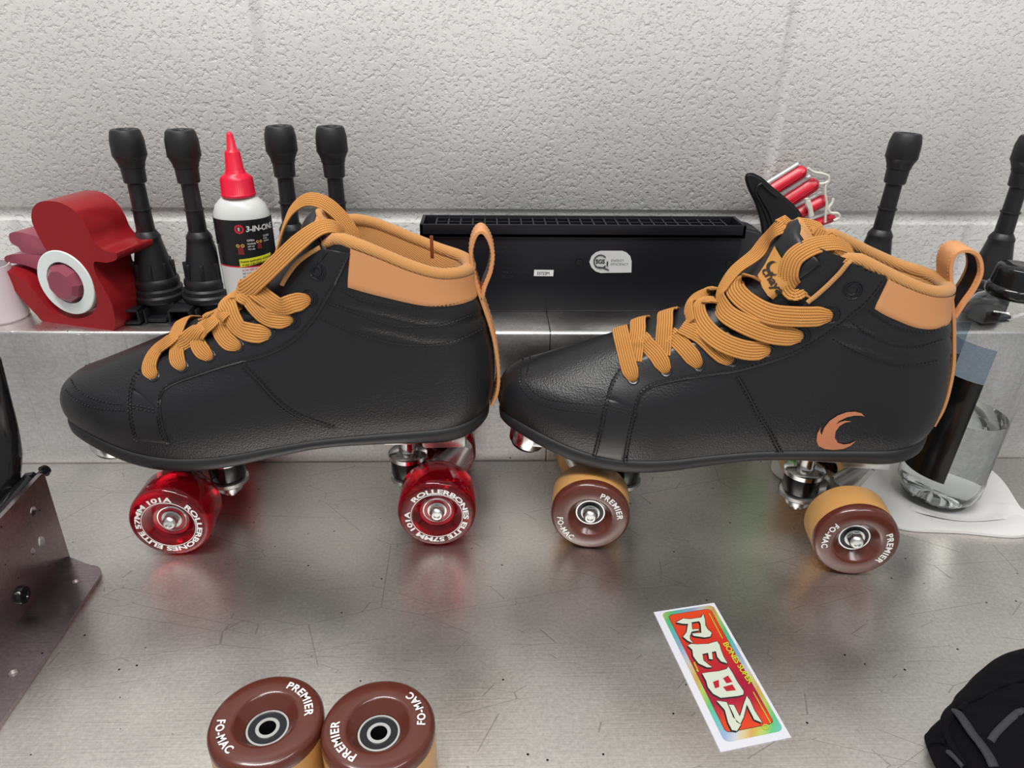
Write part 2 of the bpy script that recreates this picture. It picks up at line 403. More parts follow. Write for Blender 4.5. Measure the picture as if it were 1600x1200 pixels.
# bench
bench = thing('workbench', 'stainless steel workbench with a low backsplash and a rear ledge, scratched all over', 'workbench', (0, .25, 0))
XB0, XB1 = -1.1, 1.2; SH = .122; YB = .5535
def wl(vf): return vf
mk('worktop', box(XB0, XB1, -.25, .5505, -.04, 0, .001), m_table, bench, world=True)
for a, b in ((XB0, .0497), (.0505, XB1)):
    P = []   # backsplash panel with a small kick flange at its foot and a rounded top edge
    sec = [(YB-.0012, -.02), (YB-.0012, .0105), (YB, .0125), (YB, SH-.003), (YB+.0008, SH-.001), (YB+.003, SH), (.6599, SH), (.6599, SH-.002), (YB+.0022, SH-.003), (YB+.002, -.02)]
    V = [(a, y, z) for y, z in sec]+[(b, y, z) for y, z in sec]; n = len(sec)
    F = [(i, (i+1) % n, n+(i+1) % n, n+i) for i in range(n)]+[tuple(range(n)), tuple(range(2*n-1, n-1, -1))]
    mk('backsplash_panel', (V, F), m_splash, bench, world=True, sharp=50)
mk('rear_frame', box(XB0, XB1, .556, .6595, -.04, SH-.004), rubber, bench, world=True)

# ================================================================== IGNITION COILS
def coil_parts(root):
    # local z=0 on the ledge
    mk('housing', join(box(-.0135, .0165, -.014, .015, .0, .016, .002), lathe([(0, .014), (.0205, .014), (.0212, .016), (.0212, .0185), (.0195, .020), (.0195, .0235), (.0175, .025), (.0182, .028), (.0178, .031), (.0165, .033), (0, .033)], 40)), plastic, root)
    c = join(box(-.024, -.0065, -.031, -.012, .001, .0135, .0012))
    conn = mk('connector', join(box(-.0245, -.0065, -.030, -.0125, .0015, .0030, .0005), box(-.0245, -.0065, -.030, -.0125, .0120, .0135, .0005), box(-.0245, -.0230, -.030, -.0125, .0015, .0135, .0005), box(-.0080, -.0065, -.030, -.0125, .0015, .0135, .0005), box(-.0245, -.0065, -.0150, -.0120, .0015, .0135, .0005), box(-.004, .012, -.024, -.012, .001, .004, .0008), box(-.0045, -.003, -.026, -.012, .001, .012, .0006)), plastic, root)
    ribs = [box(.0105, .0155, -.0012, .0012, .033, .050, .0006)]
    rb = []
    for k in range(8):
        a = 2*pi*k/8+.2
        rb.append(xf(box(.0118, .0165, -.0014, .0014, .0325, .046, .0006), rotz(a)))
    mk('coil_body', join(lathe([(0, .0325), (.0160, .0325), (.0150, .040), (.0128, .050), (.0108, .060), (.0100, .0645), (.0103, .0655), (.0100, .0668), (.0078, .0705), (.0074, .071), (0, .071)], 40), *rb), plastic, root)
    mk('tube', lathe([(0, .070), (.0070, .070), (.0072, .071), (.0068, .0875), (.0078, .0880), (.0078, .0890), (.0066, .0893), (.0064, .1085), (.0080, .1095), (.0085, .1100), (.0090, .1230), (.0090, .124), (0, .124)], 36), plastic, root)
    mk('rubber_boot', lathe([(.0078, .121), (.0095, .1215), (.0098, .124), (.0120, .1290), (.0126, .1300), (.0124, .1400), (.0122, .1425), (.0118, .1440), (.0110, .1475), (.0100, .1490), (.0060, .1490), (.0050, .1480), (.0050, .130), (0, .130)], 40), rubber, root)
coil = thing('ignition_coil', 'black ignition coil standing on the ledge right behind the red duck tape dispenser', 'ignition coil', (-.277, .596, SH), 0, 'ignition coils along the wall')
coil_parts(coil)
def copy_tree(o, parent=None):
    c = o.copy(); COL.objects.link(c); c.parent = parent
    for ch in list(o.children): copy_tree(ch, c)
    return c
for x, y, rz, tilt, lab in (
    (-.2355, .596, .0, (0, 0), 'black ignition coil between the duck dispenser\'s neighbour coil and the red-capped oil bottle'),
    (-.167, .622, -.2, (0, 0), 'black ignition coil just right of the red-capped oil bottle'),
    (-.1265, .622, -.1, (0, 0), 'black ignition coil rising behind the left skate\'s collar, beside another coil'),
    (.332, .610, .3, (.0, .045), 'black ignition coil standing alone behind the right skate\'s collar'),
    (.433, .600, .2, (0, .02), 'black ignition coil at the right picture edge behind the clear bottle')):
    c = copy_tree(coil); c.location = (x, y, SH); c.rotation_euler = (tilt[0], tilt[1], rz); c['label'] = lab

# ================================================================== OIL BOTTLE
def oil_bottle():
    bx, by = -.199, .598
    r = thing('oil_bottle', 'squeeze bottle of oil with a red spout cap and black and white label', 'bottle', (bx, by, SH))
    hdpe = mat('milky_plastic', (.62, .64, .62), .3, sss=.3)
    redp = mat('red_plastic', (.72, .012, .045), .35)
    R = .0225; sy = .8
    body = lathe([(0, 0), (.020, 0), (R, .003), (R, .083), (R-.0008, .0865), (.0195, .0925), (.015, .097), (.0118, .0985), (.0112, .1005), (0, .1005)], 64, None, sy)
    ob = mk('bottle_body', body, hdpe, r)
    # cap
    cp = []
    n = 96
    prof = [(0, .0995), (.0132, .0995), (.0132, .1010), (.0126, .1015), (.0122, .1125), (.0105, .1150), (.0085, .1163), (.0078, .1175), (.0074, .119), (.0070, .1195), (.0058, .1325), (.0052, .1335), (.0038, .1345), (.0026, .1455), (.0015, .1473), (0, .1478)]
    V, F = lathe(prof, n)
    for v in V:
        rr = sqrt(v.x**2+v.y**2)
        if .1014 < v.z < .1126 and rr > .012:
            a = atan2(v.y, v.x); k = 1+.022*(1 if int(round(a/(2*pi)*n)) % 2 else -1); v.x *= k; v.y *= k
    mk('spout_cap', (V, F), redp, r, sharp=50)
    blk = mat('label_black', (.012, .012, .014), .35); wht = mat('label_white', (.66, .66, .65), .4); rd = mat('label_red', (.70, .02, .05), .4); yel = mat('label_yellow', (.72, .66, .03), .4); brn = mat('label_maroon', (.22, .02, .02), .5); skin = mat('label_ochre', (.65, .38, .08), .5)
    def band(z0, z1, a0, a1, off, m, nm):
        V, F = [], []; k = 60
        for i in range(k+1):
            a = lerp(a0, a1, i/k)
            for z in (z0, z1): V.append(((R+off)*cos(a), (R+off)*sin(a)*sy, z))
        for i in range(k): F.append((2*i, 2*i+2, 2*i+3, 2*i+1))
        return V, F
    lb = mk('label', band(.046, .0835, -pi*.995, .3, .0003, blk, ''), blk, r)
    def deca(nm, vf, m, off, par=lb): # (arc-length, z) -> on the bottle
        V = []
        for v in vf[0]:
            a = -pi/2 + .16 + v.x/R
            V.append(((R+off)*cos(a), (R+off)*sin(a)*sy, v.y))
        return mk(nm, (V, vf[1]), m, par, smooth=False)
    mk('label_lower', band(.006, .0452, -pi*.995, .3, .0003, wht, ''), wht, lb); mk('label_stripe', band(.0452, .0462, -pi*.995, .3, .0004, rd, ''), rd, lb)
    def t(s, size, x, z, m, off=.0007, **k):
        V, F = text2d(s, size, k.get('bold', .02), k.get('sp', 1.), 'LEFT', k.get('shear', 0))
        return deca('label_print', ([Vector((v.x+x, v.y+z, 0)) for v in V], F), m, off)
    def disc(x, z, rr, m, off, n=24, ky=1.):
        return deca('label_print', fill2d([(x+rr*cos(2*pi*i/n), z+rr*ky*sin(2*pi*i/n)) for i in range(n)]), m, off)
    disc(-.0015, .0765, .0036, rd, .0005); disc(-.0015, .0765, .0022, blk, .0006); t('E', .0038, -.0026, .0752, wht)
    t('3-IN-ONE', .0062, .0032, .0744, wht, bold=.03, sp=.95, shear=.15)
    t('OPEN', .0022, .0030, .0665, wht); t('SQUEEZE', .0016, .0030, .0640, wht); t('LIFT UP', .0016, .003, .0618, wht); t('TO USE', .0016, .003, .0596, wht)
    t('CLOSE', .0020, .0165, .069, wht); t('PUSH', .0016, .0165, .067, wht); t('DOWN', .0016, .0165, .065, wht)
    for ox, oz, s in ((-.0025, .061, 1), (.0125, .064, .8)):
        deca('label_print', fill2d([(ox-.0024*s, oz-.005*s), (ox+.0024*s, oz-.005*s), (ox+.0018*s, oz+.001*s), (ox-.0018*s, oz+.001*s)]), brn, .0006)
        disc(ox-.0018*s, oz+.0022*s, .0014*s, skin, .0007); disc(ox+.0018*s, oz+.0022*s, .0014*s, skin, .0007); disc(ox-.0018*s, oz+.0022*s, .0006*s, blk, .0008); disc(ox+.0018*s, oz+.0022*s, .0006*s, blk, .0008)
    deca('label_print', fill2d([(-.005, .0455), (.022, .0500), (.022, .0550), (-.005, .0520)], .002), yel, .0006)
    V, F = text2d('Precise application of lubricant', .0022, .02)
    deca('label_print', ([Vector((v.x-.004, v.y+.0493+.1*(v.x), 0)) for v in V], F), blk, .0009)
    V, F = text2d('it with 3-IN-ONE household oil', .0021, .02)
    deca('label_print', ([Vector((v.x-.003, v.y+.0468+.1*(v.x), 0)) for v in V], F), blk, .0009)
    for k, s in enumerate(('to the right amount from hold to hard', 'wd. a great fan shine to places of', 'sizing of and all places at a time')):
        V, F = text2d(s, .0021, .01)
        deca('label_print', ([Vector((v.x-.004, v.y+.0425-.0028*k+.1*v.x, 0)) for v in V], F), rd if k == 0 else blk, .0007)
    deca('label_print', fill2d([(-.001, .028), (.0035, .0283), (.0035, .0335), (-.001, .0332)]), blk, .0006)
    # clear straw clipped along the side
    a = -pi*.83
    mk('straw', tube([((R+.0012)*cos(a), (R+.0012)*sin(a)*sy, .002), ((R+.0012)*cos(a), (R+.0012)*sin(a)*sy, .062)], .0007, 8), hdpe, r)
oil_bottle()

# ================================================================== DUCK TAPE DISPENSER
def duck():
    r = thing('tape_dispenser', 'red duck shaped tape dispenser holding a white roll of tape', 'tape dispenser', G(120, 512, SH))
    redm = mat('brushed_red_metal', (.36, .016, .022), .28, .4, bump=('noise', 600, .15, .0003)); pink = mat('translucent_pink', (.55, .13, .20), .28, trans=.55, ior=1.35); whitep = mat('white_tape', (.72, .77, .76), .55, sss=.15)
    a = G(178, 517, SH); b = G(72, 503, SH); ex = (a-b).normalized(); n = Vector((ex.y, -ex.x, 0))  # towards viewer
    def PL(x, y, d=0.):
        dd = ray(x, y); p0 = a
        return CAM + dd*((p0-CAM).dot(n)/dd.dot(n)) - n*d
    z = lambda x, y: (x/3.333, 180+y/3.333)
    D = .040
    outline = [(0, 800), (40, 812), (90, 850), (150, 900), (200, 960), (262, 1035), (330, 1060), (400, 1062), (460, 1045), (495, 1015), (506, 965), (490, 900), (455, 830), (410, 770), (350, 722), (290, 705), (240, 700)]
    head = [(240, 700), (195, 620), (165, 550), (168, 490), (200, 455), (260, 447), (330, 462), (400, 510), (450, 580), (480, 645), (520, 690), (565, 710), (605, 718), (605, 752), (560, 768), (520, 765), (488, 768), (500, 830), (540, 900), (580, 980), (598, 1060), (596, 1108), (570, 1128), (420, 1105), (240, 1080), (190, 1040), (120, 965), (50, 880), (0, 815)]
    hd = [z(*p) for p in head]
    # body = head outline + crescent of the tape well
    well = [z(*p) for p in [(12, 806), (90, 835), (150, 885), (205, 950), (262, 1015), (330, 1050), (400, 1060), (460, 1045), (495, 1015), (506, 965), (490, 900), (455, 830), (410, 770), (350, 722), (290, 705), (262, 706)]]
    poly = [Vector((p[0], p[1], 0)) for p in hd+well[::-1][0:0]]
    body = hd + well          # head outline ends at tail tip; the well outline runs back along the roll
    sm = crom([Vector((p[0], p[1], 0)) for p in body], 4, True)
    pl = [(p.x, p.y) for p in sm]
    mk('duck_body', prism(pl, lambda x, y: PL(x, y, 0), lambda x, y: PL(x, y, D)), redm, r, world=True, sharp=40)
    # tape roll
    cx, cy = z(345, 872)
    c = PL(cx, cy, .014); up = Vector((0, 0, 1)); R1 = .0262
    M = Matrix(((ex.x, 0, n.x, c.x), (ex.y, 0, n.y, c.y), (0, 1, 0, c.z), (0, 0, 0, 1)))
    # M columns: local x->ex, local y->up, local z->n
    M = Matrix(((ex.x, up.x, n.x, c.x), (ex.y, up.y, n.y, c.y), (ex.z, up.z, n.z, c.z), (0, 0, 0, 1)))
    mk('tape_roll', lathe([(.0185, -.0175), (R1, -.0175), (R1, .0145), (R1-.0006, .0150), (.0170, .0150), (.0168, -.0175)], 64, M), whitep, r, world=True, label='white tape roll')
    # faceted hub
    prof = [(0, .0205), (.0115, .0205), (.0150, .0175), (.0160, .0120), (.0160, -.016), (0, -.016)]
    mk('hub', lathe(prof, 9, M), pink, r, smooth=False, world=True, label='faceted pink hub')
    # pink wing / back of the duck, behind the roll
    for wing in ([(-10, 640), (10, 627), (60, 628), (150, 655), (230, 690), (270, 712), (240, 735), (180, 748), (70, 735), (40, 705), (0, 680)], [(190, 752), (100, 740), (20, 742), (-30, 755), (-20, 785), (60, 796), (120, 815), (190, 835)]):
        sm = crom([Vector((*z(*p), 0)) for p in wing], 3, True)
        mk('translucent_wing', prism([(p.x, p.y) for p in sm], lambda x, y: PL(x, y, .010), lambda x, y: PL(x, y, .030)), pink, r, world=True, label='translucent pink tail and wing')
duck()
# cup
cupm = mat('pale_pink_plastic', (.62, .55, .58), .35)
o = thing('plastic_cup', 'pale pink white cup cut by the left picture edge beside the duck', 'cup', (-.405, .585, SH))
mk('cup_wall', lathe([(0, .0), (.019, 0), (.0205, .002), (.019, .030), (.0165, .045), (.0155, .045), (.018, .030), (.0185, .004), (0, .003)], 48), cupm, o)

# ================================================================== BLACK BOX
def black_box():
    x0, x1, y0, y1, H = -.0565, .214, .598, .631, .0765
    r = thing('slotted_plastic_unit', 'long black plastic unit with a slotted top edge on the ledge between the two skates', 'electronic unit', ((x0+x1)/2, y0, SH))
    z0 = SH
    mk('case', box(x0+.004, x1-.002, y0+.0015, y1, z0, z0+H-.010, .0012), plastic_m, r, world=True)
    # lip with real slots
    parts = [box(x0, x1, y0, y0+.0022, z0+H-.011, z0+H, .0006), box(x0, x1, y1-.0022, y1, z0+H-.011, z0+H, .0006), box(x0, x0+.003, y0, y1, z0+H-.011, z0+H, .0006), box(x1-.003, x1, y0, y1, z0+H-.011, z0+H, .0006), box(x0, x1, y0, y1, z0+H-.011, z0+H-.008)]
    n = 24; a = x0+.013; b = x1-.015
    for i in range(n+1):
        x = lerp(a, b, i/n); parts.append(box(x-.0006, x+.0006, y0+.002, y1-.002, z0+H-.009, z0+H-.0012))
    parts.append(box(a, b, y0+.0145, y0+.0157, z0+H-.009, z0+H-.0012)); parts.append(box(a, b, y1-.007, y1-.0058, z0+H-.009, z0+H-.0012))
    mk('slotted_lip', join(*parts), plastic_m, r, world=True)
    for px, py in ((905, 410), (1140, 412)):
        p = W(px, py, y0+.0012)
        mk('screw_hole', lathe([(0, 0), (.0028, 0), (.0030, -.0006), (.0034, 0.0002)], 24, Matrix.Translation(p) @ Matrix.Rotation(pi/2, 4, 'X')), dark_hole, r, world=True)
    sl = mat('silver_sticker', (.62, .63, .63), .4); wh = mat('white_sticker', (.78, .78, .78), .5); ink = mat('dark_ink', (.02, .02, .025), .5); gi = mat('grey_ink', (.20, .20, .21), .5)
    YF = y0+.0015
    def P3(x, y, off): q = W(x, y, YF-off); return q
    # SGS sticker: stadium left, square bottom right
    z = lambda x, y: (640+x/2.963, 300+y/2.963)
    pts = [(885, 272), (985, 272), (1005, 280), (1022, 297), (1028, 322), (1027, 373), (885, 375), (862, 368), (842, 350), (832, 324), (842, 297), (862, 279)]
    st = mk('energy_sticker', prism([z(*p) for p in pts], lambda x, y: P3(x, y, .0002), lambda x, y: P3(x, y, .0005)), sl, r, smooth=False, world=True, label='silver sticker')
    def txt(s, x, y, size, m, par, off, bold=.02, sp=1., sh=0.):
        V, F = text2d(s, size, bold, sp, 'LEFT', sh)
        return mk('print', ([P3(*z(x+v.x, y-v.y), off) for v in V], F), m, par, smooth=False, world=True)
    ring = [P3(*z(884+30*cos(a), 322+30*sin(a)), .0008) for a in [2*pi*i/36 for i in range(4, 33)]]
    mk('print', tube(ring, .0005, 6), ink, st, world=True)
    mk('print', tube([P3(*z(860, 345), .0008), P3(*z(870, 348), .0008), P3(*z(895, 350), .0008), P3(*z(922, 362), .0008)], .0005, 6), ink, st, world=True)
    mk('print', tube([P3(*z(916, 322), .0008), P3(*z(915, 342), .0008)], .0006, 6), ink, st, world=True)
    txt('SGS', 861, 331, 27, ink, st, .0008, .03, .95); txt('ENERGY', 932, 322, 15, gi, st, .0008, .0, 1.1, .15); txt('EFFICIENCY', 930, 339, 15, gi, st, .0008, .0, 1.05, .15)
    pts = [(577, 360), (667, 361), (665, 390), (575, 389)]
    s2 = mk('serial_sticker', prism([z(*p) for p in pts], lambda x, y: P3(x, y, .0002), lambda x, y: P3(x, y, .0005)), wh, r, smooth=False, world=True, label='small white sticker')
    txt('33722M', 588, 383, 20, ink, s2, .0008, .0, .9)
    # faint moulded lettering
    faint = mat('moulded_marks', (.02, .02, .022), .6)
    for k, (x, y, s) in enumerate(((430, 378, 'MADE IN CHINA'), (430, 398, 'FC CE'), (390, 285, 'INPUT 100-240V'), (390, 262, 'MODEL'))):
        txt(s, x, y, 18, faint, r, .0003, 0)
black_box()
dg = mat('dark_grey_plastic', (.035, .036, .040), .45)
o = thing('rounded_case', 'dark grey rounded case poking out beyond the black slotted unit\'s right end', 'case', (.226, .632, SH))
pts = [(-.02, 0), (.022, 0), (.022, .045), (.018, .058), (.008, .066), (-.006, .069), (-.02, .069)]
sm = crom([Vector((p[0], p[1], 0)) for p in pts], 1, True)
mk('case_shell', prism(pts, lambda x, y: Vector((x, -.014, y)), lambda x, y: Vector((x, .018, y))), dg, o)
o.children[0].data.polygons.foreach_set('use_smooth', [False]*len(o.children[0].data.polygons))
bm = bmesh.new(); bm.from_mesh(o.children[0].data); bmesh.ops.bevel(bm, geom=[e for e in bm.edges if e.calc_face_angle(0) > .3], offset=.002, segments=3, affect='EDGES'); bm.to_mesh(o.children[0].data); bm.free()

# ================================================================== BLACK HANDLE + RED PRONGS
def prongs():
    Z = lambda x, y: (1140+x/8., 240+y/8.)
    Y = .625
    r = thing('curved_tool_handle', 'black curved tool handle leaning at the wall left of the red prongs', 'tool handle', W(1200, 480, Y))
    r.location.z = SH
    out = [(190, 300), (215, 250), (275, 240), (330, 258), (420, 310), (520, 400), (640, 500), (760, 600), (900, 760), (940, 1000), (980, 1500), (990, 1900), (470, 1900), (440, 1500), (412, 1150), (400, 1000), (380, 850), (340, 700), (300, 590), (240, 470), (205, 380)]
    sm = [(p.x, p.y) for p in crom([Vector((*Z(*p), 0)) for p in out], 4, True)]
    sm = [(x, min(y, 495)) for x, y in sm]
    def f(off):
        return lambda x, y: W(x, y, Y+off)
    V, F = prism(sm, f(-.006), f(.010))
    mk('handle', (V, F), plastic, r, world=True)
    bmx = r.children[0].data; bm = bmesh.new(); bm.from_mesh(bmx)
    bmesh.ops.bevel(bm, geom=[e for e in bm.edges if e.calc_face_angle(0) > 1.2], offset=.0022, segments=4, affect='EDGES')
    for fc in bm.faces: fc.smooth = True
    bm.to_mesh(bmx); bm.free()
    for pts in ([(400, 370), (340, 440), (420, 600), (500, 740), (560, 950), (600, 1200)], [(600, 540), (500, 470), (400, 372)], [(340, 440), (330, 500), (400, 640), (470, 800), (520, 1000), (540, 1200)]):
        mk('moulded_ridge', tube([W(*Z(*p), Y-.0068) for p in crom([Vector((*p, 0)) for p in pts], 3) for p in [(p.x, p.y)]], .0009, 8), plastic, r, world=True)
    redp = mat('bright_red_plastic', (.60, .012, .035), .30); wp = mat('white_cord', (.72, .70, .62), .85, bump=('noise', 1500, .5, .0005)); cl = mat('pale_clear_plastic', (.60, .62, .62), .3)
    b = thing('red_prong_bundle', 'bundle of red ribbed prongs tied with white cord behind the black handle', 'tool', W(1260, 470, .640)); b.location.z = SH
    specs = [((560, 440), (960, 190), 60), ((720, 600), (1110, 350), 66), ((880, 740), (1230, 560), 58), ((1000, 900), (1320, 790), 42)]
    Yp = .641
    for k, (p, q, hw) in enumerate(specs):
        A = W(*Z(*p), Yp+.001*k); B = W(*Z(*q), Yp+.001*k); d = (B-A).normalized(); A2 = A-d*.008
        nn = Vector((0, 1, 0)); s = d.cross(nn).normalized(); h = hw/8*.00072
        V, F = [], []
        st = 16
        for i in range(st+1):
            t = i/st; c = A2.lerp(B, t); e = 1 if t < .86 else sqrt(max(0, 1-((t-.86)/.14)**2))*.75+.25
            for j in range(16):
                a = 2*pi*j/16; rr = 1+.10*cos(4*a)
                V.append(c + s*(h*e*rr*cos(a)) + nn*(.0045*e*rr*sin(a)))
        for i in range(st):
            for j in range(16): F.append((i*16+j, i*16+(j+1) % 16, (i+1)*16+(j+1) % 16, (i+1)*16+j))
        F += [tuple(range(16)), tuple(st*16+j for j in range(15, -1, -1))]
        pr = mk('prong', (V, F), redp, b, world=True)
        mk('ridge', join(*[tube([A2+s*(h*o_)-nn*.0046, B-d*.006+s*(h*o_*.8)-nn*.0042], .0006, 6) for o_ in (-.3, .25)]), redp, pr, world=True)
        mk('clear_strip', tube([A2-s*(h*1.5)*-1, B+s*h*1.45-d*.004], .0016, 8), cl, b, world=True)
    def cord(pts, rad=.0011, dy=-.006):
        return tube([W(*Z(*p), Yp+dy) for p in [(q.x, q.y) for q in crom([Vector((*p, 0)) for p in pts], 5)]], rad, 8)
    mk('cord', join(cord([(980, 180), (1050, 230), (1150, 250), (1230, 280), (1240, 340), (1200, 400), (1195, 500), (1215, 620), (1200, 760), (1195, 860)]),
                    cord([(960, 560), (970, 640), (1000, 700), (1010, 790)], .0017), cord([(1300, 560), (1280, 620), (1240, 680), (1260, 740), (1350, 750), (1370, 800), (1300, 840)], .0013),
                    cord([(1120, 380), (1190, 370), (1230, 350)], .0012), cord([(985, 590), (1010, 680), (1030, 780)], .0018)), wp, b, world=True, label='white cord')
prongs()

# ================================================================== CLEAR BOTTLE + TOWEL
def clear_bottle():
    cx, cy = .3665, .492; R = .0312
    r = thing('water_bottle', 'clear plastic bottle half full of water with a black cap on a paper towel', 'bottle', (cx, cy, .0022))
    pet = mat('clear_plastic', (.97, .98, .98), .02, trans=1., ior=1.25)
    water = mat('water', (.96, .98, .97), .0, trans=1., ior=1.33)
    lab = mat('black_film_label', (.006, .006, .007), .18)
    film = mat('smoky_blue_film', (.50, .60, .72), .05, trans=.95, ior=1.05)
    prof = [(0, .006), (.011, .004), (.018, .0), (.0235, .0004), (.0285, .005), (R, .012), (R, .024), (R-.0006, .025), (R-.0006, .140), (R, .142), (.0304, .150), (.027, .161), (.022, .168), (.0175, .171), (.0165, .173), (.0165, .180)]
    inner = [(max(a-.0007, 0), b+(.0008 if b < .02 else 0)) for a, b in prof]
    V, F = lathe(prof+[(.0158, .180)]+inner[::-1][0:], 96)
    for v in V:        # petaloid base
        if v.z < .012:
            a = atan2(v.y, v.x); rr = sqrt(v.x**2+v.y**2)
            if .007 < rr < .0275: v.z += .0035*max(0, cos(5*a))*(1 if rr < .025 else .4)*max(0, 1-v.z/.012)
    mk('bottle_wall', (V, F), pet, r)
    wi = [(0, .0072), (.0175, .0012), (.0230, .0016), (.0275, .006), (R-.0012, .0125), (R-.0014, .0765), (R-.0022, .0768), (0, .0765)]
    mk('water', lathe(wi, 96), water, r)
    # label
    def band(z0, z1, a0, a1, off):
        V, F = [], []; k = 60
        for i in range(k+1):
            a = lerp(a0, a1, i/k)
            for z, o_ in ((z0, off), (z1, off), (z1, off-.0002), (z0, off-.0002)): V.append(((R+o_)*cos(a), (R+o_)*sin(a), z))
        for i in range(k):
            for q in range(4): F.append((4*i+q, 4*i+4+q, 4*i+4+(q+1) % 4, 4*i+(q+1) % 4))
        F += [(0, 1, 2, 3), (4*k, 4*k+3, 4*k+2, 4*k+1)]
        return V, F
    a1 = radians(-121)
    mk('label', band(.026, .112, a1-radians(150), a1, .0004), lab, r, label='black wrap label')
    mk('label_film', band(.1122, .139, a1-radians(150), a1, .0004), film, r, label='smoky blue clear strip of label')
    # cap
    prof = [(0, .194), (.0145, .194), (.0160, .1928), (.0165, .190), (.0172, .182), (.0172, .180), (.0180, .1795), (.0192, .177), (.0192, .1745), (.0180, .172), (.0168, .1715), (.0165, .173), (.0160, .180), (0, .181)]
    V, F = lathe(prof, 120)
    for v in V:
        rr = sqrt(v.x**2+v.y**2)
        if .181 < v.z < .1915 and rr > .0160:
            a = int(round(atan2(v.y, v.x)/(2*pi)*120)) % 2; k = 1.012 if a else .988; v.x *= k; v.y *= k
    mk('cap', (V, F), gloss_b, r, sharp=50)
    r.rotation_euler = (0, radians(3.6), 0); r.location.z = .0042
    # paper towel below
    tw = mat('paper_towel', (.66, .66, .65), .85, sss=.1, bump=('noise', 400, .12, .0006))
    quad = [Vector((.300, .535)), Vector((.452, .553)), Vector((.452, .438)), Vector((.3175, .4495))]
    n = 70; V, F = [], []
    edge = crom([G(1545, 735), G(1590, 790), G(1605, 838), G(1500, 834), G(1402, 826), G(1375, 790), G(1345, 765), G(1330, 730), G(1400, 690), G(1480, 690)], 10, True)
    c = Vector((.378, .495, 0)); m = len(edge)
    rings = 26
    def hgt(p, t):
        h = .0009+.0010*(1+sin(p.x*95+p.y*40+1))*.5+.0012*(1+sin(p.x*40-p.y*130))*.5
        d = (Vector((p.x, p.y))-Vector((c.x, c.y))).length
        k = min(1, max(0, (d-.034)/.02)); return .0006+(h*k*1.6+.0006)*(1-.5*t**6)
    for j in range(1, rings+1):
        t = j/rings
        for e in edge:
            p = c.lerp(Vector((e.x, e.y, 0)), t); V.append(Vector((p.x, p.y, hgt(p, t))))
    V.append(Vector((c.x, c.y, .0012))); ci = len(V)-1
    for j in range(rings-1):
        for i in range(m): F.append((j*m+i, j*m+(i+1) % m, (j+1)*m+(i+1) % m, (j+1)*m+i))
    for i in range(m): F.append((ci, (i+1) % m, i))
    b = len(V); V += [Vector((v.x, v.y, .0002)) for v in V[(rings-1)*m:rings*m]]
    for i in range(m): F.append(((rings-1)*m+i, (rings-1)*m+(i+1) % m, b+(i+1) % m, b+i))
    t_ = thing('paper_towel', 'white folded paper towel lying under the clear water bottle', 'paper towel', (c.x, c.y, 0))
    mk('lower_sheet', (V, F), tw, t_, world=True)
    # folded-over upper ply, offset to the left
    edge2 = crom([G(1540, 775), G(1592, 800), G(1600, 815), G(1500, 818), G(1425, 805), G(1425, 780), G(1412, 745), G(1420, 715), G(1480, 690)], 10, True)
    m2 = len(edge2); V, F = [], []
    for j in range(1, rings+1):
        t = j/rings
        for e in edge2:
            p = c.lerp(Vector((e.x, e.y, 0)), t); k = min(1, max(0, ((p-c).length-.036)/.01)); V.append(Vector((p.x, p.y, .0019+k*(.0022+.0018*sin(p.x*70+p.y*60)**2)*(1-.35*t**8))))
    V.append(Vector((c.x, c.y, .0019))); ci = len(V)-1
    for j in range(rings-1):
        for i in range(m2): F.append((j*m2+i, j*m2+(i+1) % m2, (j+1)*m2+(i+1) % m2, (j+1)*m2+i))
    for i in range(m2): F.append((ci, (i+1) % m2, i))
    mk('upper_fold', (V, F), tw, t_, world=True)
clear_bottle()
# green bottle hidden behind the right skate (its reflection shows in the steel)
gr = mat('green_plastic', (.10, .42, .04), .4); gw = mat('pale_plastic', (.6, .62, .58), .4)
o = thing('green_bottle', 'green and white bottle mostly hidden behind the right skate, showing as a green reflection', 'bottle', (.266, .529, 0))
mk('bottle_base', lathe([(0, 0), (.019, 0), (.021, .002), (.021, .026), (0, .026)], 40), gw, o, label='pale base')
mk('bottle_body', lathe([(0, .026), (.0212, .026), (.021, .096), (.018, .106), (.010, .114), (.008, .116), (0, .116)], 40), gr, o)
mk('cap', lathe([(0, .115), (.010, .115), (.010, .128), (0, .129)], 32), gr, o)

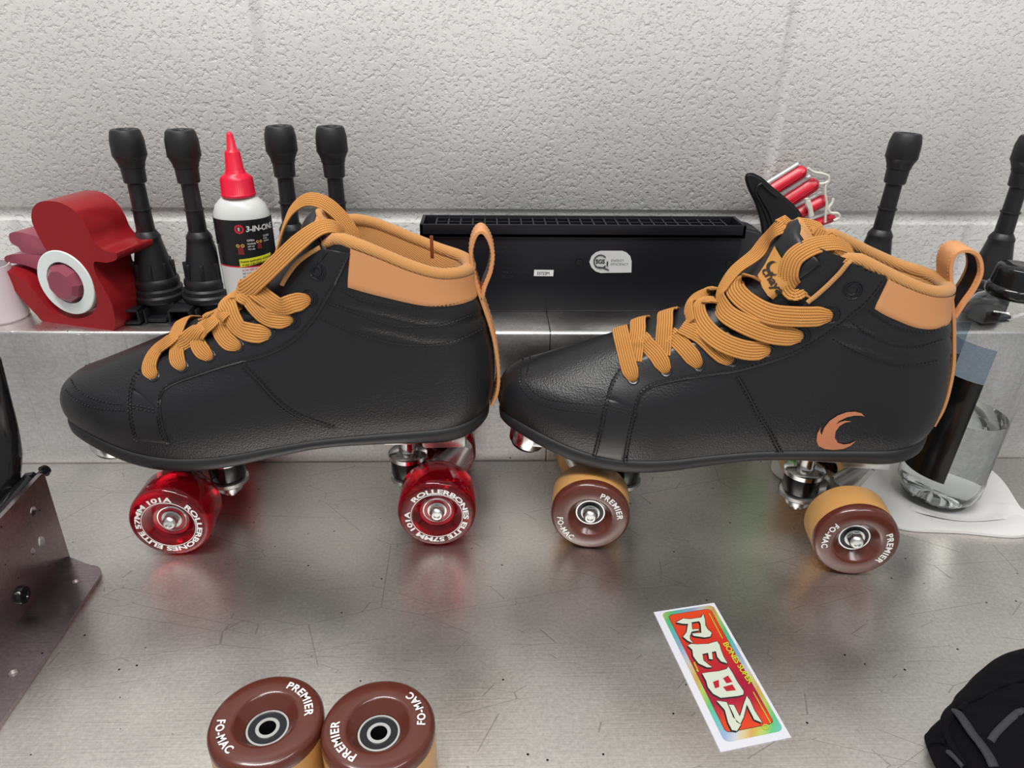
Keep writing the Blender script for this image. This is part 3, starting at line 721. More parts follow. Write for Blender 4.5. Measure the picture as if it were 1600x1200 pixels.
# ================================================================== STEEL BRACKET (left)
def bracket():
    r = thing('angle_bracket', 'drilled metal angle bracket standing on the bench at the left edge', 'bracket', (-.30, .36, 0))
    th = .003; xf_ = -.3035; y1 = .425; y0 = .20; xo = -.2685
    def plate(outline, holes, mapf):
        # outline + holes in 2D -> solid with real holes (bridge by bmesh triangle_fill)
        bm = bmesh.new()
        def loop(pts): 
            vs = [bm.verts.new((p[0], p[1], 0)) for p in pts]
            return [bm.edges.new((vs[i], vs[(i+1) % len(vs)])) for i in range(len(vs))]
        es = loop(outline)
        for h in holes: es += loop(h)
        res = bmesh.ops.triangle_fill(bm, edges=es, use_beauty=True)
        fs = [f for f in bm.faces]
        ext = bmesh.ops.extrude_face_region(bm, geom=fs)
        for v in [g for g in ext['geom'] if isinstance(g, bmesh.types.BMVert)]: v.co.z = 1
        bm.verts.index_update()
        V = [mapf(v.co.x, v.co.y, v.co.z) for v in bm.verts]; F = [tuple(v.index for v in f.verts) for f in bm.faces]
        bm.free(); return V, F
    def circ(x, y, a, b=None, n=20, rot=0.):
        b = b or a; return [(x+a*cos(t)*cos(rot)-b*sin(t)*sin(rot), y+a*cos(t)*sin(rot)+b*sin(t)*cos(rot)) for t in [2*pi*i/n for i in range(n)]]
    # flange in (x,y)
    rc = .012
    arc = [(xo-rc+rc*cos(t), .414-rc+rc*sin(t)) for t in [pi/2*i/8 for i in range(9)]]
    out = [(xf_, y0), (xo+.002, y0)]+arc+[(xf_, y1)]
    h1 = G(118, 908, th); h2 = G(20, 1052, th)
    mk('flange', plate(out, [circ(h1.x, h1.y, .0024, .0024), circ(h2.x, h2.y, .0030, .0030), circ(h2.x, h2.y-.07, .003, .003)], lambda x, y, z: Vector((x, y, z*th))), m_bracket, r, world=True, sharp=40)
    # upright in (y,z), leaning top edge falls slightly
    out = [(y0, 0.0005), (y1, 0.0005), (.4265, .070), (.425, .0725), (.422, .073), (.37, .0715), (y0, .066)]
    def vz(px, py):
        d = ray(px, py); p = CAM+d*((xf_+th-CAM.x)/d.x); return p.y, p.z
    holes = [circ(*vz(52, 798), .0032, .0032), circ(*vz(65, 846), .0034, .0046), circ(*vz(52, 861), .0026, .0026)]
    mk('upright', plate(out, holes, lambda y, z, q: Vector((xf_+th*(1-q), y, z))), m_bracket, r, world=True, sharp=40)
    y, z = vz(32, 930)
    X = Matrix.Translation((xf_+th, y, z)) @ Matrix.Rotation(pi/2, 4, 'Y')
    mk('bolt', lathe([(0, .0022), (.0022, .0022), (.0024, .0016), (.0030, .0016), (.0035, .0030), (.0055, .0030), (.0062, .0015), (.0062, 0), (0, 0)], 24, X), gloss_b, r, world=True, label='black socket bolt')
    # black rod with a hex nut running behind the upright's top edge
    mk('rod', join(cyl(Vector((xf_-.007, .250, .058)), Vector((xf_-.007, .424, .0665)), .0055), cyl((xf_-.006, .424, .0665), (xf_-.006, .4275, .0668), .0062, n=6), cyl((xf_-.005, .4275, .0668), (xf_-.0035, .436, .067), .0022), cyl((xf_-.0035, .436, .067), (xf_-.003, .4385, .0672), .0042, .0036)), gloss_b, r, world=True, label='glossy black rod')
bracket()
# black curved arm of the machine at the picture edge
o = thing('machine_arm', 'glossy black curved arm cut by the left picture edge above the bracket', 'machine part', (-.345, .40, 0))
P = [W(-10, 560, .43), W(-4, 620, .43), W(2, 680, .43), W(0, 740, .42), W(-8, 800, .41), W(-20, 870, .40), W(-60, 1000, .38)]
mk('arm_shell', tube(crom(P, 8), [lerp(.004, .012, min(1, i/20)) for i in range(49)], 20), gloss_b, o, world=True)
mk('arm_boss', join(cyl(W(2, 735, .42)+Vector((0, .0, 0)), W(-12, 850, .40), .0075, .014), cyl(Vector((-.345, .40, 0)), W(-12, 850, .40), .016, .014)), gloss_b, o, world=True)

# ================================================================== WHEELS
def wheel_prem(root_or_part, M, ang, nut, parts_root=True):
    R = .0285; hw = .0165
    def Z(vf): return xf(vf, M)
    out = []
    t = mk('tread', Z(lathe([(.012, -hw), (.022, -hw), (.0265, -hw+.001), (R, -hw+.004), (R, hw-.0075), (.012, hw-.0075)], 72)), tan_u, root_or_part)
    b = mk('hub_face', Z(lathe([(.012, hw-.0074), (R+.00002, hw-.0074), (R, hw-.0035), (R-.0009, hw-.0015), (R-.0028, hw-.0002), (.0175, hw), (.0160, hw-.0004), (.0152, hw-.0012), (.0118, hw-.0060), (.0110, hw-.0068), (.0110, -hw+.002)], 72)), brown, root_or_part, label='glossy brown face')
    par = root_or_part
    for s, a, o_ in (('PREMIER', ang, True), ('FO-MAC', ang+pi*.955, False)):
        mk('lettering', Z(thick(arctext(s, .0058, .0193 if o_ else .0237, a, hw+.0001, o_, .02, 1.12), .0002)), white_ink, par, smooth=False)
    mk('bearing', join(Z(lathe([(.0110, hw-.0105), (.0110, hw-.0075), (.0106, hw-.0070), (.0096, hw-.0070), (.0094, hw-.0075)], 48)), Z(lathe([(.0062, hw-.0075), (.0060, hw-.0070), (.0043, hw-.0070), (.0040, hw-.0075), (.0040, -hw+.004)], 48))), chrome, par)
    mk('bearing_shield', Z(lathe([(.0095, hw-.0074), (.0061, hw-.0074)], 48)), mat_shield, par)
    if nut: mk('axle_nut', Z(join(lathe([(0, hw-.0005), (.0022, hw-.0005), (.0024, hw+.0005), (.0036, hw+.0004), (.0044, hw-.0003), (.0050, hw-.0015)], 24), lathe([(.0050, hw-.0015), (.0055, hw-.0024), (.0056, hw-.0072), (0, hw-.0072)], 6), lathe([(.0052, hw-.0062), (.0068, hw-.0062), (.0068, hw-.0070)], 24))), axm, par)
    else:
        mk('axle_bore', Z(lathe([(.0040, hw-.0073), (.0038, hw-.0085), (.0038, -hw+.003), (0, -hw+.003)], 32)), gloss_b, par)
mat_shield = mat('bearing_shield', (.006, .007, .011), .4)
def wheel_red(par, M, ang):
    R = .0285; hw = .0165
    def Z(vf): return xf(vf, M)
    mk('tread', Z(lathe([(.0128, -hw), (.022, -hw), (.0270, -hw+.0015), (R, -hw+.005), (R, hw-.005), (.0275, hw-.0018), (.0260, hw-.0003), (.0245, hw), (.0182, hw), (.0170, hw-.0006), (.0128, hw-.0045), (.0128, -hw)], 72)), red_u, par, label='clear red urethane')
    mk('core', Z(join(lathe([(.0108, -hw+.003), (.0126, -hw+.003), (.0126, hw-.0055), (.0118, hw-.0062), (.0108, hw-.0068), (.0108, -hw+.003)], 60))), red_core, par)
    mk('face_ring', Z(lathe([(.0184, hw+.0001), (.0184, hw+.0003), (.0188, hw+.0003), (.0188, hw+.0001)], 72)), white_ink, par)
    Vt, Ft = text2d('ROLLERBONES ELITE 57MM 101A', .0050, .03, 1.0); w_ = max(v.x for v in Vt); Rt = .0195; k = radians(335)*Rt/w_
    Vt = [Vector(((Rt+v.y)*cos(ang-v.x*k/Rt), (Rt+v.y)*sin(ang-v.x*k/Rt), hw+.0001)) for v in Vt]
    mk('lettering', Z(thick((Vt, Ft), .0002)), white_ink, par, smooth=False)
    mk('bearing', join(Z(lathe([(.0108, hw-.0090), (.0108, hw-.0068), (.0103, hw-.0064), (.0096, hw-.0066)], 48)), Z(lathe([(.0062, hw-.0070), (.0060, hw-.0066), (.0043, hw-.0066), (.0040, -hw+.004)], 48))), chrome, par)
    mk('bearing_shield', Z(lathe([(.0096, hw-.0070), (.0061, hw-.0070)], 48)), red_core, par)
    mk('axle_nut', Z(join(lathe([(0, hw-.0005), (.0022, hw-.0005), (.0024, hw+.0005), (.0036, hw+.0004), (.0044, hw-.0003), (.0050, hw-.0015)], 24), lathe([(.0050, hw-.0015), (.0055, hw-.0024), (.0056, hw-.0072), (0, hw-.0072)], 6), lathe([(.0052, hw-.0060), (.0070, hw-.0060), (.0070, hw-.0068)], 24))), axm, par)
p1 = G(415, 1122, .033); p2 = G(590.5, 1130, .033)
for p, a, lab in ((p1, radians(38), 'left loose skate wheel with brown face, PREMIER printed at its upper right'), (p2, radians(212), 'right loose skate wheel with brown face, PREMIER printed at its lower left')):
    r = thing('skate_wheel', lab, 'skate wheel', (p.x, p.y, 0), 0, 'loose brown wheels on the bench')
    wheel_prem(r, T(0, 0, .0165), a, False)

# ================================================================== STICKER
def sticker():
    Z = lambda x, y: (1000+x/4.446, 920+y/4.446)
    r = thing('decal_sticker', 'long red sticker reading REDS with a shiny rainbow border and white edge', 'sticker', G(1130, 1060))
    A, B, C, D = [G(*Z(*p)) for p in ((95, 165), (515, 100), (1050, 1035), (560, 1138))]
    def Q(s, t, z): p = A.lerp(B, s).lerp(D.lerp(C, s), t); return Vector((p.x, p.y, z))
    wh = mat('sticker_paper', (.60, .60, .65), .45); redm = mat('sticker_red', (.72, .045, .02), .3); cream = mat('sticker_cream', (.52, .56, .46), .4); bk = mat('sticker_black', (.02, .02, .02), .4); gy = mat('sticker_yellow_green', (.46, .52, .04), .4)
    # red, deeper in the middle third (printed fade)
    b = redm.node_tree.nodes['Principled BSDF']; tc = N(redm, 'ShaderNodeUVMap'); sp = N(redm, 'ShaderNodeSeparateXYZ'); L(redm, tc.outputs[0], sp.inputs[0])
    cr = N(redm, 'ShaderNodeValToRGB'); e = cr.color_ramp.elements; e[0].position = 0; e[0].color = (.60, .06, .015, 1); e[1].position = 1; e[1].color = (.60, .055, .015, 1)
    for ps, c in ((.35, (.48, .022, .015, 1)), (.6, (.30, .009, .03, 1)), (.72, (.32, .009, .035, 1)), (.85, (.58, .045, .015, 1))):
        q = e.new(ps); q.color = c
    L(redm, sp.outputs['Y'], cr.inputs['Fac']); L(redm, cr.outputs['Color'], b.inputs['Base Color'])
    holo = mat('holographic_foil', (.6, .8, .7), .22, .6)
    b = holo.node_tree.nodes['Principled BSDF']; tc = N(holo, 'ShaderNodeUVMap'); wv = N(holo, 'ShaderNodeSeparateXYZ'); L(holo, tc.outputs[0], wv.inputs[0])
    a1 = N(holo, 'ShaderNodeMath'); a1.operation = 'MULTIPLY_ADD'; a1.inputs[1].default_value = 1.6; L(holo, wv.outputs['Y'], a1.inputs[0]); L(holo, wv.outputs['X'], a1.inputs[2])
    f1 = N(holo, 'ShaderNodeMath'); f1.operation = 'FRACT'; L(holo, a1.outputs[0], f1.inputs[0])
    cr = N(holo, 'ShaderNodeValToRGB'); e = cr.color_ramp.elements; e[0].position = 0; e[0].color = (.9, .55, .15, 1); e[1].position = 1; e[1].color = (.9, .6, .2, 1)
    for ps, c in ((.15, (.75, .85, .2, 1)), (.3, (.2, .8, .3, 1)), (.45, (.2, .75, .75, 1)), (.62, (.45, .6, .9, 1)), (.78, (.8, .85, .95, 1)), (.9, (.95, .8, .4, 1))):
        q = e.new(ps); q.color = c
    L(holo, f1.outputs[0], cr.inputs['Fac']); L(holo, cr.outputs['Color'], b.inputs['Base Color'])
    def rr(s0, s1, t0, t1, rs, rt, n=6):
        o_ = []
        for (cx, cy, a0) in ((s1-rs, t1-rt, 0), (s0+rs, t1-rt, pi/2), (s0+rs, t0+rt, pi), (s1-rs, t0+rt, 3*pi/2)):
            for i in range(n+1): a = a0+pi/2*i/n; o_.append((cx+rs*cos(a), cy+rt*sin(a)))
        return o_
    mk('backing_paper', prism([(0, 0), (1, 0), (1, 1), (0, 1)], lambda x, y: Q(x, y, .0001), lambda x, y: Q(x, y, .0004)), wh, r, smooth=False, world=True)
    def sheet(nm, poly, z, m, par):
        vf = fill2d(poly, .08); uv = [(v.x, v.y) for v in vf[0]]
        return mk(nm, ([Q(v.x, v.y, z) for v in vf[0]], vf[1]), m, par, smooth=False, world=True, uv=uv)
    h = sheet('foil_border', rr(.11, .955, .015, .955, .09, .03), .0005, holo, r)
    sheet('outline', rr(.185, .885, .043, .905, .08, .026), .00055, bk, r)
    s = sheet('red_panel', rr(.192, .878, .046, .902, .075, .024), .0006, redm, r)
    polys = [
     [(250,240),(300,213),(345,218),(425,206),(437,182),(449,215),(453,262),(470,290),(497,312),(488,338),(450,345),(372,334),(360,318),(425,313),(420,250),(410,232),(357,240),(362,290),(405,286),(408,296),(358,304),(345,335),(345,355),(367,384),(330,367),(298,340),(322,310),(333,250),(300,250)],
     [(330,400),(355,390),(395,393),(470,390),(535,372),(552,398),(560,430),(580,480),(607,525),(562,512),(535,480),(526,440),(498,446),(505,498),(478,494),(472,452),(432,460),(440,505),(470,530),(500,552),(465,553),(405,525),(368,475),(362,430)],
     [(430,595),(470,588),(545,580),(600,565),(612,548),(640,590),(672,650),(718,718),(716,742),(680,752),(560,765),(505,735),(470,690),(458,645)],
     [(530,785),(600,795),(618,835),(645,900),(700,950),(672,995),(637,988),(610,935),(588,850)],
     [(615,812),(650,815),(692,895),(722,800),(740,752),(762,782),(792,850),(848,938),(792,915),(757,845),(740,810),(718,900),(694,948),(668,932),(648,880)]]
    holes = [[(505,655),(545,640),(550,690),(520,700)], [(575,630),(610,610),(640,655),(600,665)], [(575,690),(640,672),(665,712),(600,720)]]
    fz = lambda z: (lambda v: (lambda p: Vector((p.x, p.y, z)))(G(*Z(v[0], v[1]))))
    bkv = []
    for p in polys:
        for dx, dy in ((-9, 7), (-6, 10), (5, 5), (4, -4), (-6, -4)):
            vf = fill2d([(a+dx, b_+dy) for a, b_ in p]); bkv.append(([fz(.0007+.00001*dx)(v) for v in vf[0]], vf[1]))
    mk('lettering_outline', join(*bkv), bk, s, smooth=False, world=True)
    mk('lettering', join(*[([fz(.0009)(v) for v in fill2d(p)[0]], fill2d(p)[1]) for p in polys]), cream, s, smooth=False, world=True)
    mk('letter_counter', join(*[([fz(.001)(v) for v in fill2d(p)[0]], fill2d(p)[1]) for p in holes]), redm, s, smooth=False, world=True, uv=[(0, .5)]*12)
    def tx(st, x, y, dx, dy, ux, uy, size, m, z=.001, bold=.03, sp=1.):
        V, F = text2d(st, 1., bold, sp)
        return mk('print', ([fz(z)((x+size*(v.x*dx+v.y*ux), y+size*(v.x*dy+v.y*uy))) for v in V], F), m, s, smooth=False, world=True)
    tx('BONES SUPER', 572, 385, .54, .84, .84, -.30, 58, gy, .001, .02, .93)
    tx('SWISS', 668, 392, .52, .85, .8, -.3, 18, wh); tx('bearings', 370, 520, .40, .9, .8, -.3, 22, gy)
    tx('R', 858, 972, .54, .84, .84, -.30, 22, gy)
    for p, q in (((480, 180), (572, 355)), ((785, 725), (905, 942))):
        a, b2 = fz(.001)(p), fz(.001)(q); mk('print', tube([a, b2], .0003, 6), gy, s, world=True)
    mk('print', tube([fz(.001)((870+20*cos(t), 968+16*sin(t))) for t in [2*pi*i/24 for i in range(24)]], .0003, 5, closed=True), gy, s, world=True)
sticker()

# ================================================================== GLOVE / PAD bottom right
def pad():
    fab = mat('black_fabric', (.0045, .004, .0055), .95, spec=.12, bump=('noise', 500, .5, .0012)); strap = mat('grey_strap', (.030, .030, .036), .8, bump=('noise', 900, .5, .0006))
    r = thing('protective_pad', 'black padded fabric guard in the bottom right corner of the bench', 'protective pad', (.33, .24, 0))
    Z = lambda x, y: (1400+x/6., 1000+y/6.)
    out = [(265, 910), (290, 870), (350, 800), (405, 790), (415, 730), (450, 660), (520, 590), (560, 520), (640, 440), (740, 330), (850, 260), (980, 205), (1200, 170), (1600, 200), (1900, 400), (2000, 800), (2000, 1500), (1500, 1700), (900, 1700), (600, 1500), (400, 1250), (300, 1040)]
    E2 = crom([G(*Z(*p)) for p in out], 6, True); c = Vector((.335, .235, 0)); m = len(E2); V, F = [], []; rings = 22
    for j in range(rings+1):
        t = 1-j/rings
        for i, e in enumerate(E2):
            p = c.lerp(e, t if t > 0 else 0)
            h = .034*(1-t**5)**.6 if t < 1 else 0
            h += .002*sin(i*.55)*(t > .3)*(1-t)*2
            V.append(Vector((p.x, p.y, max(.0004, h))))
    for j in range(rings-1):
        for i in range(m): F.append((j*m+i, j*m+(i+1) % m, (j+1)*m+(i+1) % m, (j+1)*m+i))
    V.append(Vector((c.x, c.y, .034))); ci = len(V)-1
    for i in range(m): F.append(((rings-1)*m+i, (rings-1)*m+(i+1) % m, ci))
    V.append(Vector((c.x, c.y, .0003))); ci = len(V)-1
    for i in range(m): F.append((i, (i+1) % m, ci))
    o = mk('padded_shell', (V, F), fab, r, world=True, sharp=80)
    bvh = BVHTree.FromPolygons([tuple(v) for v in V], F)
    def rc(p, off):
        d = ray(*Z(*p)).normalized(); h = bvh.ray_cast(CAM, d)
        if h[0] is None: return G(*Z(*p), .01)
        return h[0]-d*off
    for pts, rad, m_, nm, fl in (([(580, 680), (640, 760), (720, 880), (800, 980), (880, 1100), (920, 1190)], .0035, strap, 'strap', .4), ([(885, 950), (940, 870), (1050, 760), (1130, 690), (1200, 650)], .0018, strap, 'strap', .6), ([(500, 1050), (560, 1100), (640, 1190)], .0022, strap, 'strap', .6),
                         ([(600, 660), (700, 570), (850, 500), (1000, 420), (1200, 370)], .0014, fab, 'piping', 1.), ([(560, 700), (480, 800), (480, 900), (560, 1050), (650, 1190)], .0016, fab, 'piping', 1.), ([(340, 960), (400, 940), (470, 960)], .0014, fab, 'piping', 1.)):
        P = [rc((q.x, q.y), rad*.4) for q in crom([Vector((*p, 0)) for p in pts], 6)]
        mk(nm, tube(P, rad, 10, flat=fl), m_, r, world=True)
pad()

# ================================================================== ROLLER SKATES
zb_t = [(-.082, .0800), (-.06, .0775), (-.04, .0725), (-.01, .0660), (.02, .0635), (.05, .0655), (.08, .0705), (.11, .0750), (.15, .0765), (.20, .0770), (.22, .0800), (.236, .0870)]
z0_t = [(-.082, .0885), (-.06, .0865), (-.04, .0820), (-.01, .0755), (.02, .0725), (.05, .0735), (.08, .0775), (.11, .0810), (.15, .0835), (.20, .0870), (.22, .0900), (.236, .0945)]
z1_t = [(-.1, .229), (.08, .228), (.118, .2265), (.135, .2225), (.15, .2185), (.165, .2125), (.18, .2060), (.20, .1995), (.225, .1965)]
front = [(-.0740, .0868), (-.0765, .0920), (-.0773, .0975), (-.0765, .1045), (-.0725, .1125), (-.063, .1198), (-.048, .1260), (-.022, .1365), (0, .1455), (.03, .1575), (.06, .1720), (.083, .1885), (.10, .2060), (.117, .2267)]
back = [(.2300, .0918), (.2335, .0990), (.2355, .1100), (.2358, .1220), (.2340, .1400), (.2305, .1550), (.2262, .1700), (.2232, .1820), (.2222, .1900), (.2222, .1968)]
fw_t = [(-.08, .040), (-.05, .0425), (-.02, .0470), (.01, .0492), (.04, .0480), (.08, .0430), (.12, .0392), (.16, .0375), (.20, .0370), (.236, .0365)]
wt_t = [(-.08, .030), (.08, .030), (.12, .0310), (.16, .0345), (.20, .0345), (.23, .033)]
Lf_t = [(0, .088), (.2, .088), (.3, .105), (.4, .130), (.6, .105), (.8, .065), (1, .040)]
def level(u, z): a = sinterp(u, z0_t); b = sinterp(u, z1_t); return (z-a)/(b-a)
def dens(P): return [(p.x, p.y) for p in crom([Vector((a, b, 0)) for a, b in P], 24)]
def lv(P):
    D_ = dens(P); o_ = []; last = -1
    for u, z in D_:
        s = level(u, z)
        if s <= last+1e-5: continue
        last = s; o_.append((s, u, z))
    s0, s1 = o_[0][0], o_[-1][0]
    return [((s-s0)/(s1-s0), u) for s, u, z in o_]
FL, BL = lv(front), lv(back)
def shell_pt(th_, s, off=0.):
    """th_: 0 front .. pi back on near side (v<0) .. 2pi; s: 0 sole .. 1 rim"""
    uF = interp(s, FL); uB = interp(s, BL)
    u = uF+(uB-uF)*(1-cos(th_))/2
    g = min(1, max(0, (s-.12)/.62)); g = g*g*(3-2*g)
    hw_ = lerp(sinterp(u, fw_t), sinterp(u, wt_t), g)*(.955+.045*sin(pi/2*min(1, s/.13)))
    Lf = sinterp(s, Lf_t); Lb = .042
    e = min(1, max(0, (u-uF)/Lf)); f = (1-(1-e)**2.25)**(1/2.25)
    e2 = min(1, max(0, (uB-u)/Lb)); f2 = (1-(1-e2)**2.3)**(1/2.3)
    v = hw_*f*f2*(-1 if th_ <= pi else 1)
    z = sinterp(u, z0_t)+s*(sinterp(u, z1_t)-sinterp(u, z0_t))
    return Vector((u, v, z))
def shell_n(th_, s):
    d = .01; a = shell_pt(max(0, th_-d), s); b = shell_pt(min(2*pi, th_+d), s); c = shell_pt(th_, max(0, s-.01)); e = shell_pt(th_, min(1, s+.01))
    n = (b-a).cross(e-c)
    if n.length < 1e-12: return Vector((0, 0, 1))
    n.normalize()
    ctr = Vector((.1, 0, .12)); p = shell_pt(th_, s)
    q = Vector((p.x-max(-.02, min(.19, p.x)), p.y, 0))
    if n.dot(q if q.length > 1e-6 else Vector((0, 0, 1))) < 0: n.negate()
    return n
def build_shell():
    NT, NS = 200, 84; V, F = [], []
    for j in range(NS+1):
        s = j/NS
        for i in range(NT):
            p = shell_pt(2*pi*i/NT, s)
            if s > .45 and p.x > .115:
                zl = sinterp(p.x, [(.10, .198), (.16, .1865), (.19, .1795), (.2225, .178)]); q = (zl-p.z)/.0125
                if 0 < q < 2: p = p+shell_n(2*pi*i/NT, s)*(.0010*abs(sin(pi*q))**.8*min(1, max(0, (p.x-.115-.012*q)/.012)))
            V.append(p)
    for j in range(NS):
        for i in range(NT): F.append((j*NT+i, j*NT+(i+1) % NT, (j+1)*NT+(i+1) % NT, (j+1)*NT+i))
    V.append(Vector((.08, 0, .078))); c = len(V)-1
    for i in range(NT): F.append((i, (i+1) % NT, c))
    return V, F
SHELL = build_shell()
BV = BVHTree.FromPolygons([tuple(v) for v in SHELL[0]], SHELL[1])
MB, ML = {}, {}

def build_skate(cfg):
    a = G(*cfg['wf']); b = G(*cfg['wr']); U = (b-a).normalized(); Nn = Vector((-U.y, U.x, 0))
    o_ = a+Nn*.055
    rz = atan2(U.y, U.x)
    R = thing('roller_skate', cfg['label'], 'roller skate', (o_.x, o_.y, 0), rz)
    MW = T(o_.x, o_.y, 0) @ rotz(rz); MI = MW.inverted(); RI = MI.to_3x3(); camL = MI @ CAM
    def rl(x, y): return (RI @ ray(x, y)).normalized()
    def cast(x, y, off=0., bv=BV, vfb=-.033):
        d = rl(x, y); h = bv.ray_cast(camL, d)
        if h[0] is None:
            p = camL+d*((vfb-camL.y)/d.y); q = bv.find_nearest(p); n = q[1]
            if n.dot(d) > 0: n = -n
            return q[0]+n*off, n
        n = h[1]
        if n.dot(d) > 0: n = -n
        return h[0]+n*off, n
    def VP(x, y, v): d = rl(x, y); return camL+d*((v-camL.y)/d.y)
    mir = lambda p: Vector((p.x, -p.y, p.z))
    near = lambda p: -1
    boot = mk('boot_upper', SHELL, leather, R)
    # ---- sole
    NT = 200; rings = []
    for off, dz, base in ((.0, .0015, 'z0'), (.0014, .0004, 'z0'), (.0020, -.0015, 'z0'), (.0016, .0022, 'zb'), (.0, .0003, 'zb'), (-.003, 0, 'zb')):
        rg = []
        for i in range(NT):
            th_ = 2*pi*i/NT; p = shell_pt(th_, .0); n = Vector((p.x-max(-.02, min(.19, p.x)), p.y, 0)); n = n.normalized() if n.length > 1e-6 else Vector((0, 0, 0))
            z = sinterp(p.x, z0_t if base == 'z0' else zb_t)+dz
            rg.append(Vector((p.x+n.x*off, p.y+n.y*off, z)))
        rings.append(rg)
    V = [v for r_ in rings for v in r_]; F = []
    for j in range(len(rings)-1):
        for i in range(NT): F.append((j*NT+i, (j*NT+(i+1) % NT), (j+1)*NT+(i+1) % NT, (j+1)*NT+i))
    # close the underside by strips across
    b0 = (len(rings)-1)*NT
    for i in range(NT//2):
        j2 = (NT-i) % NT; F.append((b0+i, b0+i+1, b0+NT-i-1, b0+j2))
    sole = mk('sole', (V, F), rubber, R, sharp=60)
    heel = [(.150, .0790), (.158, .0755), (.170, .0722), (.200, .0718), (.214, .0740), (.222, .0790), (.2255, .0850), (.200, .085)]
    # ---- panels on near side, mirrored to far side
    def strip(curA, curB, n=40, k=10, off=.0011, name='panel', m=leather_s, par=None, mirror=True, thick_=.0011):
        A_ = crom([Vector((*p, 0)) for p in curA], 10); B_ = crom([Vector((*p, 0)) for p in curB], 10)
        def at(P, t): x = t*(len(P)-1); i = min(int(x), len(P)-2); return P[i].lerp(P[i+1], x-i)
        V, F = [], []
        for i in range(n+1):
            pa, pb = at(A_, i/n), at(B_, i/n)
            for j in range(k+1):
                q = pa.lerp(pb, j/k); e = (i in (0, n) or j in (0, k))
                p, nn = cast(q.x, q.y, 0); V.append(p+nn*(off*.35 if e else off))
        for i in range(n):
            for j in range(k): F.append((i*(k+1)+j, (i+1)*(k+1)+j, (i+1)*(k+1)+j+1, i*(k+1)+j+1))
        # skirt down into the shell
        ed = [i*(k+1) for i in range(n+1)]+[n*(k+1)+j for j in range(1, k+1)]+[i*(k+1)+k for i in range(n-1, -1, -1)]+[j for j in range(k-1, 0, -1)]
        b_ = len(V)
        for q in ed:
            p = V[q]; h = BV.find_nearest(p); V.append(h[0]-(p-h[0])*.3)
        for t in range(len(ed)): F.append((ed[t], ed[(t+1) % len(ed)], b_+(t+1) % len(ed), b_+t))
        if mirror: mk(name, ([mir(v) for v in V], F), m, par or R, sharp=60)
        return mk(name, (V, F), m, par or R, sharp=60)
    strip(cfg['eye_in'], cfg['eye_out'], 60, 12, .0017, 'eyestay')
    strip(cfg['toe_a'], cfg['toe_b'], 16, 10, .0013, 'side_overlay')
    # ---- tan collar panel wraps round the heel
    sL = cfg['collar_s']; V, F = [], []; nc, kk = 120, 12
    pf = VP(*cfg['collar_top'], -.033); pl = VP(*cfg['collar_low'], -.035)
    def th_for(u, s):
        uF = interp(s, FL); uB = interp(s, BL); c = 1-2*(u-uF)/(uB-uF); return math.acos(max(-1, min(1, c)))
    zlow = cfg['zlow']
    for i in range(nc+1):
        for j in range(kk+1):
            t = j/kk
            uu = lerp(pl.x, pf.x, t)
            # angle range symmetrical about the heel
            s_top = .992
            tA = th_for(uu, lerp(.75, s_top, t)); th_ = lerp(tA, 2*pi-tA, i/nc)
            uq = shell_pt(th_, .8).x; zl = sinterp(uq, zlow); sl = level(uq, zl)
            s = lerp(sl, s_top, t); e = (i in (0, nc) or j in (0,))
            V.append(shell_pt(th_, s)+shell_n(th_, s)*(.0002 if e else .0010))
    for i in range(nc):
        for j in range(kk): F.append((i*(kk+1)+j, (i+1)*(kk+1)+j, (i+1)*(kk+1)+j+1, i*(kk+1)+j+1))
    mk('collar_panel', (V, F), tanl, R, sharp=60, label='smooth tan leather collar')
    # ---- padded rim roll
    s_end = .150
    tA = th_for(cfg['rim_u'], 1.); P = []
    for i in range(91):
        th_ = lerp(tA, 2*pi-tA, i/90); p = shell_pt(th_, 1.); n = shell_n(th_, .97); n.z = 0; n.normalize()
        P.append(p-n*.0040+Vector((0, 0, .0006)))
    # carry the roll forward and down inside at both ends
    f1 = P[0]+Vector((-.006, .001, .0005)); f2 = P[0]+Vector((-.013, .003, -.004)); g1 = mir(f1); g2 = mir(f2)
    P = [f2, f1]+P+[g1, g2]
    rim = mk('collar_padding', tube(P, [.003, .004]+[.0046]*91+[.004, .003], 16), knit, R, label='fuzzy tan knit rim')
    # inner lining wall
    V, F = [], []; NTl, NSl = 120, 16
    for j in range(NSl+1):
        t = j/NSl; s = lerp(1., .25, t); ins = .0075+.0035*sin(pi*min(1, t*2.2))
        for i in range(NTl):
            th_ = 2*pi*i/NTl; p = shell_pt(th_, s); n = Vector((p.x-max(.13, min(.185, p.x)), p.y, 0))
            n = n.normalized() if n.length > 1e-6 else Vector((1, 0, 0))
            q = p-n*min(ins, .018)
            lim = lerp(.128, .06, t)
            if q.x < lim: q.x = lim
            V.append(q)
    for j in range(NSl):
        for i in range(NTl): F.append((j*NTl+i, j*NTl+(i+1) % NTl, (j+1)*NTl+(i+1) % NTl, (j+1)*NTl+i))
    b0 = NSl*NTl
    for i in range(NTl//2): F.append((b0+i, b0+i+1, b0+(NTl-i-1), b0+(NTl-i) % NTl))
    mk('lining', (V, F), knit, R, sharp=80)
    # thin knit edge along the throat
    if cfg.get('throat'):
        P = [cast(p.x, p.y, .0034)[0] for p in crom([Vector((*p, 0)) for p in cfg['throat']], 6)]
        mk('throat_edge', tube(P, .0015, 8), knit, R); mk('throat_edge', tube([mir(p) for p in P], .0015, 8), knit, R)
    # ---- tongue
    tc_ = [(.010, .1485), (.030, .1560), (.050, .1655), (.070, .1775), (.086, .1920), (.097, .2080), (.105, .2210), (.1115, .2310), (.118, .2360)]
    tcd = [(p.x, p.y) for p in crom([Vector((a_, b_, 0)) for a_, b_ in tc_], 5)]; nv = 24
